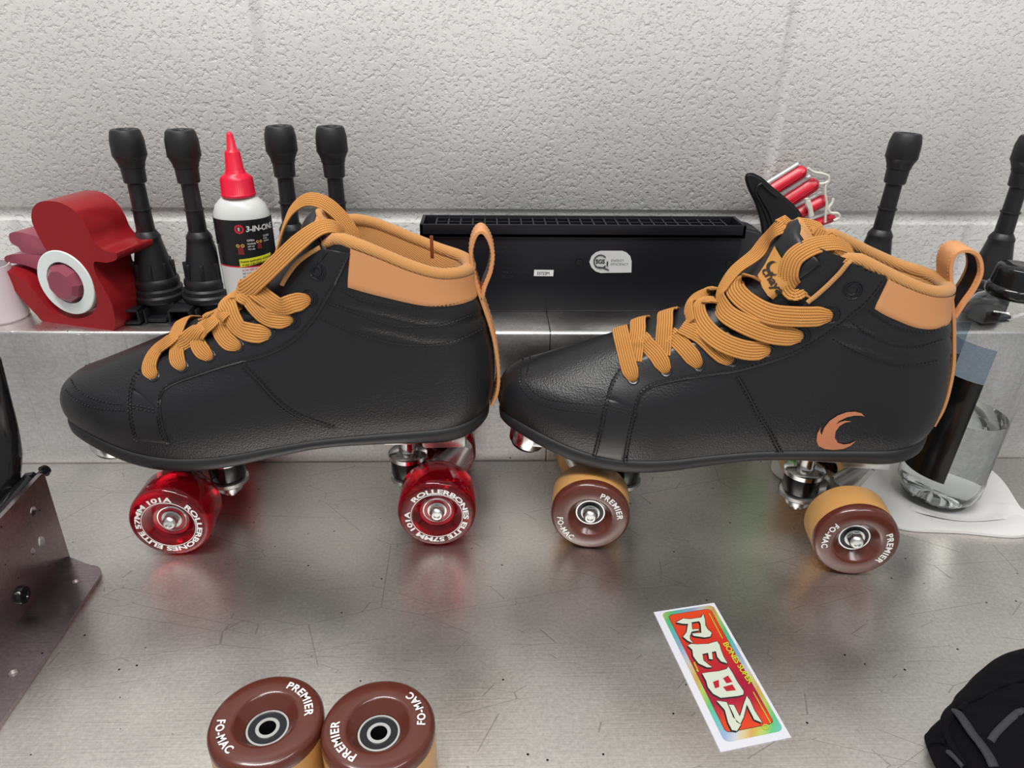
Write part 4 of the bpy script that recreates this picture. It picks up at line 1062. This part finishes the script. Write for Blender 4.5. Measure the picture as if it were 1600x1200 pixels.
    def tongue_pt(i, k, d, ex=0.):
        t = i/(len(tcd)-1); v = (k/nv*2-1); wid = (lerp(.017, .0285, min(1, t*1.3))+ex)*(1 if t < .86 else sqrt(max(.2, 1-((t-.86)/.14)**2*.8)))
        i0 = max(0, i-1); i1 = min(len(tcd)-1, i+1); tx_, tz_ = tcd[i1][0]-tcd[i0][0], tcd[i1][1]-tcd[i0][1]; l = sqrt(tx_**2+tz_**2); nx, nz = -tz_/l, tx_/l
        bow = lerp(.003, .022, t*t*(3-2*t))*abs(v)**2
        p = Vector((tcd[i][0]-nx*(bow+d)*1., v*wid, tcd[i][1]-nz*(bow+d)))
        w_ = 1-min(1, max(0, (t-.60)/.22)); w_ = w_*w_*(3-2*w_)
        if w_ > 0:
            q = BV.find_nearest(p); nn = q[1]
            if nn.z < 0: nn = -nn
            p = p.lerp(q[0]+nn*(.0016-d*.6), w_)
        return p
    m_ = len(tcd)
    def tongue_sheet(d0, d1, ex=0., i0=0):
        V = [tongue_pt(i, k, d0, ex) for i in range(i0, m_) for k in range(nv+1)]; V += [tongue_pt(i, k, d1, ex) for i in range(i0, m_) for k in range(nv+1)]; W_ = nv+1; mm_ = m_-i0; b_ = mm_*W_; F = []
        for i in range(mm_-1):
            for k in range(nv): F.append((i*W_+k, i*W_+k+1, (i+1)*W_+k+1, (i+1)*W_+k)); F.append((b_+i*W_+k, b_+(i+1)*W_+k, b_+(i+1)*W_+k+1, b_+i*W_+k+1))
        for k in range(nv): F.append((k, b_+k, b_+k+1, k+1)); q = (mm_-1)*W_; F.append((q+k, q+k+1, b_+q+k+1, b_+q+k))
        for i in range(mm_-1): F.append((i*W_, (i+1)*W_, b_+(i+1)*W_, b_+i*W_)); q = nv; F.append((i*W_+q, b_+i*W_+q, b_+(i+1)*W_+q, (i+1)*W_+q))
        return V, F
    TV = tongue_sheet(-.0005, .0022)
    tg = mk('tongue', TV, leather_p, R, sharp=50)
    tl = tongue_sheet(.0016, .0095, .0018, int(m_*.91))
    tl = ([v+Vector((.0, 0, .0012)) for v in tl[0]], tl[1])
    mk('tongue_lining', tl, knit, tg, sharp=70, label='tan padded back of the tongue')
    ib = int(m_*.91); eg = [tongue_pt(i, 0, .002, .0006) for i in range(ib, m_)]+[tongue_pt(m_-1, k, .002, .0) for k in range(1, nv)]+[tongue_pt(i, nv, .002, .0006) for i in range(m_-1, ib-1, -1)]
    mk('tongue_binding', tube(eg, [.0008]+[.0024]*(len(eg)-2)+[.0008], 12), knit, tg, sharp=80, label='tan padded rim of the tongue')
    BT = BVHTree.FromPolygons([tuple(v) for v in TV[0]], TV[1])
    def merged(*obs):
        V_, F_ = join(*[([v.co.copy() for v in o.data.vertices], [tuple(p.vertices) for p in o.data.polygons]) for o in obs])
        return BVHTree.FromPolygons([tuple(v) for v in V_], F_)
    BA = merged(boot, tg)
    # ---- stitching
    def stitches(path, m=thread, r_=.00055, pitch=.0028, off=.0006, bv=BV):
        P = crom([Vector((*p, 0)) for p in path], 14); Q = [cast(p.x, p.y, off, bv)[0] for p in P]
        out = []; acc = 0; nxt = 0
        L_ = [0]
        for p, q in zip(Q, Q[1:]): L_.append(L_[-1]+min((q-p).length, .01))
        def at(l):
            for i in range(len(L_)-1):
                if L_[i+1] >= l: return Q[i].lerp(Q[i+1], (l-L_[i])/max(1e-9, L_[i+1]-L_[i]))
            return Q[-1]
        l = 0
        while l+pitch*.62 < L_[-1]:
            a_, b_ = at(l), at(l+pitch*.62); out.append(tube([a_, a_.lerp(b_, .5), b_], [r_*.5, r_, r_*.5], 5)); l += pitch
        return out
    st = []
    for path, off in cfg['stitch']:
        st += stitches(path, off=off)
    near_v, near_f = join(*st)
    mk('stitching', (near_v, near_f), thread, boot); mk('stitching', ([mir(v) for v in near_v], near_f), thread, boot)
    # raised seam piping under double rows
    for path in cfg['welt']:
        P = [cast(p.x, p.y, -.0002)[0] for p in crom([Vector((*p, 0)) for p in path], 8)]
        mk('seam_welt', join(tube(P, .0011, 6), tube([mir(p) for p in P], .0011, 6)), leather_s, boot)
    # ---- eyelets
    for k, (x, y, big) in enumerate(cfg['eyelets']):
        p, n = cast(x, y, .0012)
        q = n.to_track_quat('Z', 'Y').to_matrix().to_4x4()
        if big: pr = [(.0022, .0006), (.0026, .0014), (.0034, .0012), (.0036, .0006), (.0052, .0005), (.0056, .0010), (.0062, .0009), (.0064, 0)]
        else: pr = [(.0024, .0002), (.0028, .0010), (.0036, .0012), (.0042, .0008), (.0044, 0)]
        for s_ in (1, -1):
            M = T(*p) @ q if s_ == 1 else T(*mir(p)) @ (Vector((n.x, -n.y, n.z)).to_track_quat('Z', 'Y').to_matrix().to_4x4())
            e = mk('eyelet', lathe(pr, 28, M), eyel if not big else plastic_m, R)
            mk('hole', lathe([(0, .0003), (.0024, .0003)], 20, M), dark_hole, e, smooth=False)
            if big:
                ticks = []
                for t in range(16):
                    if t % 8 in (3,): continue
                    a_ = 2*pi*t/16; ticks.append(xf(box(.0040, .0050, -.0003, .0003, .0005, .0010), M @ rotz(a_)))
                mk('raised_marks', join(*ticks), plastic_m, e, smooth=False)
    # ---- pull loop
    P = cfg['loop']; pts = crom([Vector((a_, 0, b_)) for a_, b_ in P], 8); wd = .0105; V, F = [], []; nn_ = len(pts)
    for i, p in enumerate(pts):
        t = (pts[min(nn_-1, i+1)]-pts[max(0, i-1)]).normalized(); n = Vector((-t.z, 0, t.x))
        for v, h in ((-wd, .0009), (-wd+.0006, .0013), (wd-.0006, .0013), (wd, .0009), (wd, -.0009), (wd-.0006, -.0013), (-wd+.0006, -.0013), (-wd, -.0009)): V.append(p+Vector((0, v, 0))+n*h)
    for i in range(nn_-1):
        for k in range(8): F.append((i*8+k, i*8+(k+1) % 8, (i+1)*8+(k+1) % 8, (i+1)*8+k))
    F += [tuple(range(8)), tuple((nn_-1)*8+k for k in range(7, -1, -1))]
    lp = mk('pull_loop', (V, F), tanl, R, sharp=50, label='tan leather pull loop at the heel')
    sl = []
    for v in (-wd+.002, wd-.002):
        for s_ in (1, -1):
            Q = []
            for i, p in enumerate(pts):
                t = (pts[min(nn_-1, i+1)]-pts[max(0, i-1)]).normalized(); n = Vector((-t.z, 0, t.x)); Q.append(p+Vector((0, v, 0))+n*.0013*s_)
            for i in range(0, nn_-1, 2): sl.append(tube([Q[i], Q[i].lerp(Q[i+1], .75)], .0003, 5))
    mk('stitching', join(*sl), tthread, lp)
    # ribbed inside of the loop
    rbs = []
    for i in range(cfg['loop_in'][0]*8, cfg['loop_in'][1]*8):
        for q in (0, .5):
            p = pts[i].lerp(pts[i+1], q); t = (pts[i+1]-pts[i]).normalized(); n = Vector((-t.z, 0, t.x)); s_ = cfg['loop_side']
            rbs.append(tube([p+Vector((0, -.0065, 0))+n*.0014*s_, p+Vector((0, .0065, 0))+n*.0014*s_], .0003, 5))
    mk('webbing', join(*rbs), thread, lp)
    # ---- laces
    EY = []; n_e = []
    for (x, y, big) in cfg['eyelets']:
        p, n = cast(x, y, .0012); EY.append(p); n_e.append(n)
    V, F, UV = [], [], []
    def ribbon(ctrl, w0=.0115, g0=1., g1=1., nopush=False):
        pts, nr, ws = [], [], []
        for c in ctrl:
            if c[0] in ('c', 'e'):
                k = c[1]; a0 = EY[k]; b0 = mir(EY[min(k+1, len(EY)-1)])
                if c[0] == 'e': p = b0; lift = .0012
                else: p = a0.lerp(b0, c[2] if len(c) > 2 else .5); lift = c[3] if len(c) > 3 else .0030
                if c[0] == 'c': p = Vector((p.x, p.y, p.z+.02))
                q = BA.find_nearest(p); n = (p-q[0]).normalized() if c[0] == 'c' else Vector((n_e[min(k+1, len(EY)-1)].x, -n_e[min(k+1, len(EY)-1)].y, n_e[min(k+1, len(EY)-1)].z))
                pts.append(q[0]+n*lift); nr.append(n); ws.append(1); continue
            if c[0] == 'w':
                p = VP(*c[1:4]); pts.append(p); nr.append(Vector(c[4]).normalized()); continue
            x, y, v = c[:3]
            if v is None:
                p, n = cast(x, y, c[3] if len(c) > 3 else .002, c[4] if len(c) > 4 else BA)
            else:
                p = VP(x, y, v); q = BA.find_nearest(p); n = (p-q[0]); n = n.normalized() if n.length > .0008 else q[1]
                d = rl(x, y); h = BA.ray_cast(camL, d); lift = .0026
                if h[0] is not None and (h[0]-camL).length < (p-camL).length+lift:
                    nn = h[1] if h[1].dot(d) < 0 else -h[1]; p = h[0]+nn*lift; n = nn
                if len(c) > 3 and c[3] is not None: n = Vector(c[3]).normalized()
            pts.append(p); nr.append(n)
        if g0 < 1:
            d_ = (pts[0]-pts[1]); d_ = (d_-nr[0]*d_.dot(nr[0])).normalized(); pts[0] = pts[0]+nr[0]*.0007; pts.insert(0, pts[0]-nr[0]*.0034+d_*.0016); nr.insert(0, (nr[0]+d_*.8).normalized())
        m = 9; P_ = crom(pts, m); N_ = crom(nr, m)
        n_ = len(P_); L_ = 0; NC = 29; th2 = .0007
        for i in range(n_):
            if nopush or (g0 < 1 and (P_[i]-P_[0]).length < .0065) or (g1 < 1 and (P_[i]-P_[-1]).length < .0065): continue
            q = BA.find_nearest(P_[i]); dd = (P_[i]-q[0]).dot(q[1])
            if dd < .0020: P_[i] = P_[i]+q[1]*min(.006, .0020-dd)
        base = len(V)
        pn = None
        for i, p in enumerate(P_):
            t = (P_[min(n_-1, i+1)]-P_[max(0, i-1)]).normalized(); n = N_[i]-t*N_[i].dot(t); n.normalize(); s = t.cross(n)
            if i: L_ += (p-P_[i-1]).length
            sm_ = lambda q: q*q*(3-2*q)
            wq = w0*min(1, lerp(g0*.85, 1, sm_(min(1, (p-P_[0]).length/.0095))), lerp(g1*.85, 1, sm_(min(1, (p-P_[-1]).length/.0095))) if g1 < 1 else 1) if g0 < 1 else w0*(lerp(g1*.85, 1, sm_(min(1, (p-P_[-1]).length/.0095))) if g1 < 1 else 1)
            wr = w0/wq*.5
            for sd in (1, -1):
                for k in range(NC):
                    x = k/(NC-1); ridge = abs(sin(pi*x*7)); h = th2*(.45+.55*ridge)*(1+(wr-.5)*1.2)
                    if k in (0, NC-1): h = 0.0001
                    xx = x if sd == 1 else 1-x
                    cup = -.0009*((xx-.5)*2)**2*(wr*1.2)
                    V.append(p+s*((xx-.5)*wq)+n*(h*sd+cup)); UV.append((x, L_))
        K = 2*NC
        for i in range(n_-1):
            for k in range(K): F.append((base+i*K+k, base+i*K+(k+1) % K, base+(i+1)*K+(k+1) % K, base+(i+1)*K+k))
        F.append(tuple(base+k for k in range(K-1, -1, -1))); F.append(tuple(base+(n_-1)*K+k for k in range(K)))
    for item in cfg['laces']:
        ribbon(item[0], **item[1])
    mk('lace', (V, F), lace_m, R, uv=UV, sharp=50, label='wide flat tan braided lace')
    # ---- plate and trucks
    mk('plate', join(box(-.055, .080, -.014, .014, .0595, .0640, .001), box(.070, .200, -.0145, .0145, .0685, .0745, .001), box(.062, .082, -.014, .014, .060, .074, .001), box(.152, .176, -.013, .013, .062, .070, .001), box(.180, .205, -.013, .013, .062, .0765, .002), box(-.02, .03, -.014, .014, .050, .0625, .003), box(.180, .214, -.010, .010, .056, .068, .003)), plate_m, R)
    for s_, ax, fv in ((1, cfg['ax'][0], cfg['face'][0]), (-1, cfg['ax'][1], cfg['face'][1])):
        tr = mk('truck', join(
            tube([(ax, -.040, .0285), (ax, .040, .0285)], .0040, 16),
            tube([(ax, -.021, .0285), (ax, -.012, .030), (ax, 0, .032), (ax, .012, .030), (ax, .021, .0285)], [.0065, .008, .0105, .008, .0065], 20),
            tube([(ax-.004*s_, 0, .034), (ax-.013*s_, 0, .044), (ax-.021*s_, 0, .055)], [.010, .0085, .006], 16),
            lathe([(0, -.003), (.0125, -.003), (.0148, -.001), (.0148, .0018), (.012, .003), (0, .003)], 36, T(ax+.024*s_, 0, .0262)),
            tube([(ax, 0, .031), (ax+.020*s_, 0, .0262)], [.010, .009], 16)), cast_al, R)
        cc = ax+.024*s_
        mk('cushion', lathe([(0, .0288), (.0128, .0288), (.0136, .031), (.0136, .043), (.0128, .0455), (0, .0455)], 40, T(cc, 0, 0)), gloss_b, tr, label='black rubber cushion')
        mk('cushion_cup', lathe([(.0125, .0435), (.0150, .0445), (.0152, .0480), (.0140, .0490), (.0070, .0500), (.0070, .063), (0, .063)], 40, T(cc, 0, 0)), chrome, tr)
        mk('kingpin_nut', join(lathe([(0, .0130), (.0045, .0130), (.0045, .0175), (.0090, .0175), (.0095, .0225), (.0115, .0230), (.0120, .0250), (0, .0250)], 30, T(cc, 0, 0))), chrome, tr)
        for side in (-1, 1):
            Mx = T(ax, side*(fv-.0165), .0285) @ Matrix.Rotation(pi/2*(1 if side < 0 else -1), 4, 'X')
            wh = bpy.data.objects.new('wheel', None); COL.objects.link(wh); wh.parent = R; wh.empty_display_size = .01
            an = cfg['wang'][0 if s_ == 1 else 1]
            if cfg['kind'] == 'red': wheel_red(wh, Mx, an)
            else: wheel_prem(wh, Mx, an, True)
    # toe plug
    Mt = T(-.052, 0, .0655) @ Matrix.Rotation(radians(200), 4, 'Y')
    mk('toe_plug', lathe([(0, .012), (.011, .012), (.0135, .010), (.0145, .006), (.0150, .0), (.0150, -.010)], 40, Mt), chrome, R, label='polished toe plug')
    mk('toe_plug_insert', lathe([(0, .0125), (.009, .0125), (.0105, .0135), (.0112, .0122)], 40, Mt), gloss_b, R)
    # ---- emblem
    if cfg.get('emblem'):
        vf = fill2d(cfg['emblem'], 6.)
        emb = mat('tan_emblem', (.52, .19, .09), .45)
        mk('emblem', ([cast(v.x, v.y, .0006)[0] for v in vf[0]], vf[1]), emb, R, label='tan crescent flame emblem')
        lb = mat('tongue_label_tan', (.50, .24, .06), .75, bump=('noise', 1200, .3, .0004))
        vf = fill2d(cfg['tlabel'], 5.)
        tlb = mk('tongue_label', ([cast(v.x, v.y, .0010, BT)[0] for v in vf[0]], vf[1]), lb, tg, label='tan woven label on the tongue')
        V_, F_ = text2d('chaya', 21, .02, .95)
        ink = mat('label_dark_thread', (.02, .016, .012), .7)
        O_ = Vector((1191, 424, 0)); X_ = Vector((.56, .83, 0)); Y_ = Vector((.83, -.45, 0))
        cv = [cast(*(O_+X_*v.x+Y_*v.y).xy, .0016, BT)[0] for v in V_]
        cres = [(1210+11*cos(t), 420+11*sin(t)) for t in [radians(q) for q in range(60, 300, 20)]]+[(1213.5+9*cos(t), 420+9*sin(t)) for t in [radians(q) for q in range(290, 60, -20)]]
        f2 = fill2d(cres)
        mk('label_print', join((cv, F_), ([cast(v.x, v.y, .0016, BT)[0] for v in f2[0]], f2[1])), ink, tg, smooth=False)
    if cfg.get('tab'):
        p = VP(*cfg['tab'][0], .0); q = VP(*cfg['tab'][1], .0)
        mk('size_tab', box(p.x-.0012, p.x+.0012, p.y-.0003, p.y+.0003, q.z, p.z, .0003), mat('rust_tab', (.22, .05, .015), .7), R, label='small rust brown fabric tab')
    return R
eyel = mat('eyelet_metal', (.06, .06, .065), .28, .9)

z2 = lambda x, y: (380+x/3.81, 280+y/3.81)
S1_ = dict(kind='red', wf=(270, 862), wr=(680, 853), wang=(radians(48), radians(143)), ax=(.0045, .1925), face=(.0605, .0565),
    label='left roller skate, black boot with tan laces on clear red wheels',
    eye_in=[(205, 606), (214, 588), (228, 575), (250, 562), (285, 546), (320, 531), (360, 516), (395, 500), (425, 475), (448, 440), (470, 410), (500, 388), (548, 396)],
    eye_out=[(248, 642), (250, 625), (258, 610), (275, 600), (300, 591), (342, 577), (380, 566), (419, 555), (459, 534), (490, 503), (511, 469), (532, 432), (547, 398)],
    toe_a=[(204, 606), (201, 632), (204, 661), (211, 687)], toe_b=[(252, 625), (252, 647), (258, 676), (266, 694)],
    collar_top=(548, 395), collar_low=(532, 448), collar_s=.7, zlow=[(.10, .197), (.135, .1940), (.16, .1880), (.19, .1810), (.2225, .1785)], rim_u=.137,
    throat=[(505, 387), (485, 400), (468, 415), (455, 432), (446, 447)],
    stitch=[([(110.6, 592.7), (118, 606), (132.5, 617.5), (156, 626), (176, 630.6), (197, 632)], .0004), ([(102, 609), (112, 620.5), (132.5, 632), (159, 639), (197, 641.5)], .0004),
            ([(226, 574), (211, 585.5), (204, 606), (201, 632), (204, 661), (211, 687.5)], .001), ([(231, 578), (216, 588), (209, 607), (206, 632), (209, 661), (216, 688)], .0017),
            ([(203, 632), (248, 640)], .0017), ([(203, 636), (248, 645)], .0017),
            ([(268, 694), (256, 676), (250, 647), (250, 623), (259, 605), (284, 593), (342.6, 573), (380, 562), (419, 551), (458, 529), (488, 498), (508, 464), (524, 438), (540, 405)], .0021),
            ([(264, 697), (252, 676), (246, 647)], .0021),
            ([(377.6, 574), (401, 597), (430, 629), (459, 650), (484, 659), (520, 671)], .0006), ([(384, 570), (407, 593), (435, 624), (463, 645), (490, 656), (527.5, 668)], .0006),
            ([(514, 474), (550.6, 487), (603, 506), (642, 511), (695, 506), (745, 489)], .0004), ([(499.4, 496.5), (537.5, 513.6), (577, 527), (629, 538.5), (682, 538.5), (721, 529), (753, 513.6)], .0004),
            ([(532, 452), (564, 468), (603, 477), (642, 481), (695, 477), (738, 465)], .0006),
            ([(225, 583), (260, 562), (300, 548), (345, 530), (385, 513)], .0015)],
    welt=[[(381, 572), (404, 595), (432.5, 626), (461, 647.5), (487, 657.5), (524, 669.5)]],
    eyelets=[(243, 589, 0), (288, 574, 0), (330, 557, 0), (374, 541, 0), (423, 520, 0), (457, 500, 1), (485, 465, 1), (498, 423, 1)],
    loop=[(.2335, .0930), (.2375, .105), (.2382, .120), (.2360, .140), (.2325, .156), (.2275, .172), (.2235, .185), (.2205, .198), (.2195, .210), (.2225, .2205), (.2270, .2235), (.2315, .2180), (.2340, .2080), (.2325, .1960), (.2285, .1850), (.2265, .176)],
    loop_in=(11, 14), loop_side=-1,
    tab=((674, 368), (674, 404)),
    laces=[
        ([(243, 589, None, .0015), (237, 578, None, .0030), (241, 562, None, .0032), (252, 548, None, .0034), (276, 529, None, .0034), ('c', 0, .62, .0032), ('e', 0)], dict(g0=.5, g1=.5)),
        ([(287, 575, None, .0015), (280, 561, None, .0030), (282, 544, None, .0032), (296, 529, None, .0038), (320, 513, None, .0040), ('c', 1, .62, .0036), ('e', 1)], dict(g0=.5, g1=.5)),
        ([(330, 559, None, .0015), (317, 547, None, .0030), (313, 534, None, .0034), (322, 520, None, .0040), (342, 503, None, .0044), ('c', 2, .62, .0040), ('e', 2)], dict(g0=.5, g1=.5)),
        ([(374, 542, None, .0015), (358, 534, None, .0030), (348, 519, None, .0034), (348, 506, None, .0042), (362, 492, None, .0050), ('c', 3, .62, .0046), ('e', 3)], dict(g0=.5, g1=.5)),
        ([(421, 522, None, .0015), (397, 521, None, .0040), (376, 508, None, .0050), (367, 491, None, .0060), (372, 474, None, .0070), ('c', 4, .70, .0050), ('e', 4)], dict(g0=.5, g1=.5, w0=.013)),
        ([(455, 500, None, .002), (436, 500, None, .0045), (415, 488, None, .0060), (402, 474, None, .0070), (400, 460, None, .0080), ('c', 5, .75, .0060), ('e', 5)], dict(g0=.5, g1=.5, w0=.012)),
        ([(483, 467, None, .002), (463, 473, None, .0050), (438, 471, None, .0070), (415, 461, None, .0090), (402, 450, None, .0100)], dict(g0=.5, w0=.0125)),
        # big loop lying across the tongue
        ([('w', 392, 447, -.002, (-.3, -.3, .8)), ('w', 371, 450, -.010, (-.8, -.3, .3)), ('w', 377, 457, -.018, (-.1, -.95, .3)), ('w', 402, 438, -.024, (-.35, -.8, .5)), ('w', 432, 410, -.026, (-.4, -.75, .55)), ('w', 465, 379, -.026, (-.35, -.7, .6)), ('w', 497, 356, -.022, (-.1, -.5, .85)), ('w', 521, 353, -.016, (.4, -.3, .85)), ('w', 536, 366, -.010, (.9, -.1, .4)), ('w', 542, 388, -.006, (1, 0, .1)), ('w', 544, 410, .0, (1, 0, .0))], dict(w0=.0140, nopush=True)),
        ([('w', 422, 424, .004, (-.9, -.1, .3)), ('w', 434, 385, .006, (-.9, -.1, .3)), ('w', 444, 350, .008, (-.85, -.2, .4)), ('w', 458, 325, .010, (-.6, -.35, .7)), ('w', 480, 311, .010, (-.2, -.5, .8)), ('w', 508, 317, .008, (.3, -.55, .8)), ('w', 535, 340, .006, (.6, -.5, .6)), ('w', 553, 368, .004, (.7, -.5, .4)), ('w', 563, 395, .004, (.8, -.5, .2)), ('w', 568, 420, .006, (.9, -.4, .2))], dict(w0=.0125, nopush=True)),
    ])
za = lambda x, y: (900+x/3.636, 320+y/3.636)
zc = lambda x, y: (1150+x/3.53, 580+y/3.53)
S2_ = dict(kind='brown', wf=(925, 858), wr=(1335, 890), wang=(radians(38), radians(-6)), ax=(-.003, .181), face=(.0560, .0625),
    label='right roller skate, black boot with crescent emblem on tan and brown wheels',
    eye_in=[(945, 625), (955, 597), (968, 577), (988, 562), (1020, 550), (1060, 538), (1110, 525), (1160, 512), (1205, 500), (1240, 488), (1262, 470), (1300, 437), (1330, 408), (1362, 405), (1386, 430)],
    eye_out=[(994, 645), (1000, 624), (1011, 611), (1031, 602), (1081, 592), (1116, 586), (1152, 581), (1200, 568), (1233, 557), (1272, 537), (1311, 511), (1337, 490), (1362, 468), (1376, 450), (1386, 432)],
    toe_a=[(945, 622), (943, 639), (937, 667), (930, 696), (926, 712)], toe_b=[(999, 625), (994, 645), (988, 667), (983, 696), (978, 722)],
    collar_top=(1386, 435), collar_low=(1357, 480), collar_s=.7, zlow=[(.10, .199), (.15, .1960), (.175, .1850), (.20, .1768), (.2225, .1765)], rim_u=.150,
    throat=[(1352, 402), (1330, 405), (1312, 425), (1290, 447), (1262, 471)],
    stitch=[([(826.7, 568), (822, 591), (829.5, 608), (849, 621), (883, 628), (940, 633.5)], .0004), ([(814, 574), (812.5, 596.7), (821, 613.7), (841, 629), (869, 638), (911.6, 643), (937, 645)], .0004),
            ([(968, 577), (955.5, 596.7), (947, 622), (943, 639), (937, 667.5), (930, 696), (926, 712)], .001), ([(974, 580), (961, 598), (952, 622), (948, 640), (942, 668), (935, 697), (931, 713)], .0017),
            ([(945.6, 632), (968, 637), (994, 642)], .0017), ([(945.6, 637), (968, 642), (994, 648)], .0017),
            ([(974, 722), (978, 696), (984, 667.5), (990, 645), (995, 623), (1008, 608), (1030, 598), (1081, 588), (1152, 577), (1200, 563), (1232.5, 553), (1271, 533), (1309, 507), (1335, 486), (1358, 465), (1378, 437)], .0021),
            ([(979, 724), (983, 696), (989, 668), (996, 645)], .0008),
            ([(1149.6, 589.6), (1166.6, 619), (1180.8, 647.6), (1198, 673.5), (1213, 703), (1222, 716)], .0006), ([(1156, 587), (1173, 617), (1187, 645), (1204, 671), (1219, 700), (1229, 714)], .0006),
            ([(1332, 506), (1363.7, 527), (1403, 540.5), (1442.5, 540.5), (1474, 530)], .0004), ([(1300.7, 530), (1337.5, 551), (1377, 565), (1416, 572), (1468.7, 563)], .0004),
            ([(1357, 486), (1379.5, 500), (1403, 512), (1429, 518), (1455, 518), (1476, 508)], .0006),
            ([(975, 588), (1005, 569), (1050, 556), (1100, 546)], .0015)],
    welt=[[(1152.8, 588.5), (1169.8, 618), (1184, 646), (1201, 672), (1216, 701.5), (1225.5, 715)]],
    eyelets=[(990, 593, 0), (1041, 580, 0), (1092, 571, 0), (1144, 563, 0), (1200, 547, 0), (1252, 524, 1), (1298, 490, 1), (1332, 452, 1)],
    loop=[(.2345, .0960), (.2372, .110), (.2372, .125), (.2352, .143), (.2310, .160), (.2265, .176), (.2215, .190), (.2175, .203), (.2150, .213), (.2165, .2205), (.2230, .2225), (.2300, .2190), (.2345, .2090), (.2335, .1980), (.2300, .1880), (.2270, .178)],
    loop_in=(11, 15), loop_side=-1,
    emblem=[zc(*p) for p in [(708,248),(690,230),(655,221),(610,224),(560,242),(515,272),(485,310),(470,350),(462,330),(468,306),(448,340),(443,380),(455,410),(490,427),(540,431),(590,426),(630,409),(660,382),(625,397),(590,401),(560,391),(543,365),(548,330),(570,300),(600,282),(636,275),(600,271),(570,279),(549,294),(565,274),(610,252),(650,243),(690,243)]],
    tlabel=[(1212, 385), (1220, 400), (1228, 412), (1236, 440), (1224, 452), (1210, 469), (1200, 462), (1192, 450), (1185, 431), (1196, 415), (1204, 400)],
    laces=[
        ([(991, 566, None, .0012), (994, 545, None, .0020), (998, 522, None, .0032), (1002, 503, None, .0034), ('e', 0)], dict(g1=.5)),
        ([(990, 593, None, .0015), (984, 575, None, .0036), (977, 545, None, .0042), (973, 530, None, .0040), (970, 517, None, .0032)], dict(g0=.55)),
        ([(1041, 579, None, .0015), (1027, 556, None, .0030), (1011, 537, None, .0026), (1001, 528, None, .0020)], dict(g0=.55)),
        ([(1035, 556, None, .0014), (1038, 535, None, .0036), (1041, 512, None, .0044), (1046, 492, None, .0040), ('e', 1)], dict(g1=.5)),
        ([(1091, 570, None, .0015), (1074, 549, None, .0030), (1056, 531, None, .0026), (1046, 523, None, .0020)], dict(g0=.55)),
        ([(1140, 564, None, .0015), (1120, 548, None, .0034), (1095, 526, None, .0034), (1066, 512, None, .0022)], dict(g0=.55)),
        ([(1198, 546, None, .002), (1163, 546, None, .0060), (1125, 534, None, .0075), (1098, 509, -.020, (-.5, -.6, .6)), (1091, 486, -.012, (-.7, -.3, .6)), (1104, 472, -.004, (-.4, .1, .9)), (1122, 476, .004, (0, .5, .9))], dict(g0=.55, w0=.0130)),
        ([(1079, 508, .0, (-.8, .2, .5)), (1078, 480, .002, (-.8, 0, .5)), (1092, 461, .006, (-.4, -.3, .9)), (1112, 454, .012, (-.1, -.3, 1)), (1124, 456, .018, (0, .3, 1))], dict(w0=.0095)),
        ([(1248, 525, None, .002), (1203, 521, None, .0060), (1162, 508, None, .0080), (1133, 489, -.016, (-.6, -.6, .5)), (1126, 468, -.010, (-.95, -.2, .1)), (1131, 445, -.006, (-.9, -.3, .2)), (1150, 420, .0, (-.75, -.3, .6)), (1180, 397, .006, (-.6, -.4, .7)), (1196, 376, .008, (-.7, -.4, .6)), (1222, 358, .008, (-.3, -.5, .8)), (1256, 352, .006, (.1, -.6, .8)), ('w', 1286, 361, .002, (.4, -.6, .7)), ('w', 1306, 380, .002, (.6, -.6, .4)), ('w', 1316, 402, .004, (.7, -.6, .3))], dict(g0=.55, w0=.0130)),
        ([(1294, 492, None, .002), (1246, 492, None, .0065), (1203, 489, None, .0085), (1170, 474, -.018, (-.35, -.8, .5)), (1149, 453, -.014, (-.5, -.6, .6)), (1150, 437, -.008, (-.3, .0, .95)), (1170, 434, .0, (0, .5, .85)), (1190, 440, .006, (.1, .7, .7))], dict(g0=.55, w0=.0135)),
        ([('w', 1272, 474, -.022, (.6, -.5, .4)), ('w', 1271, 460, -.023, (.5, -.4, .7)), ('w', 1256, 449, -.025, (.0, -.6, .8)), ('w', 1240, 454, -.026, (-.3, -.8, .5)), ('w', 1231, 433, -.025, (-.6, -.75, .3)), ('w', 1240, 403, -.023, (-.5, -.7, .5)), ('w', 1270, 384, -.021, (-.2, -.6, .8)), ('w', 1305, 379, -.017, (.3, -.4, .85)), ('w', 1329, 390, -.013, (.8, -.2, .6)), ('w', 1338, 410, -.010, (1, -.1, .1)), ('w', 1341, 430, -.008, (1, -.1, .1))], dict(w0=.0135, nopush=True)),
    ])
build_skate(S1_)
build_skate(S2_)
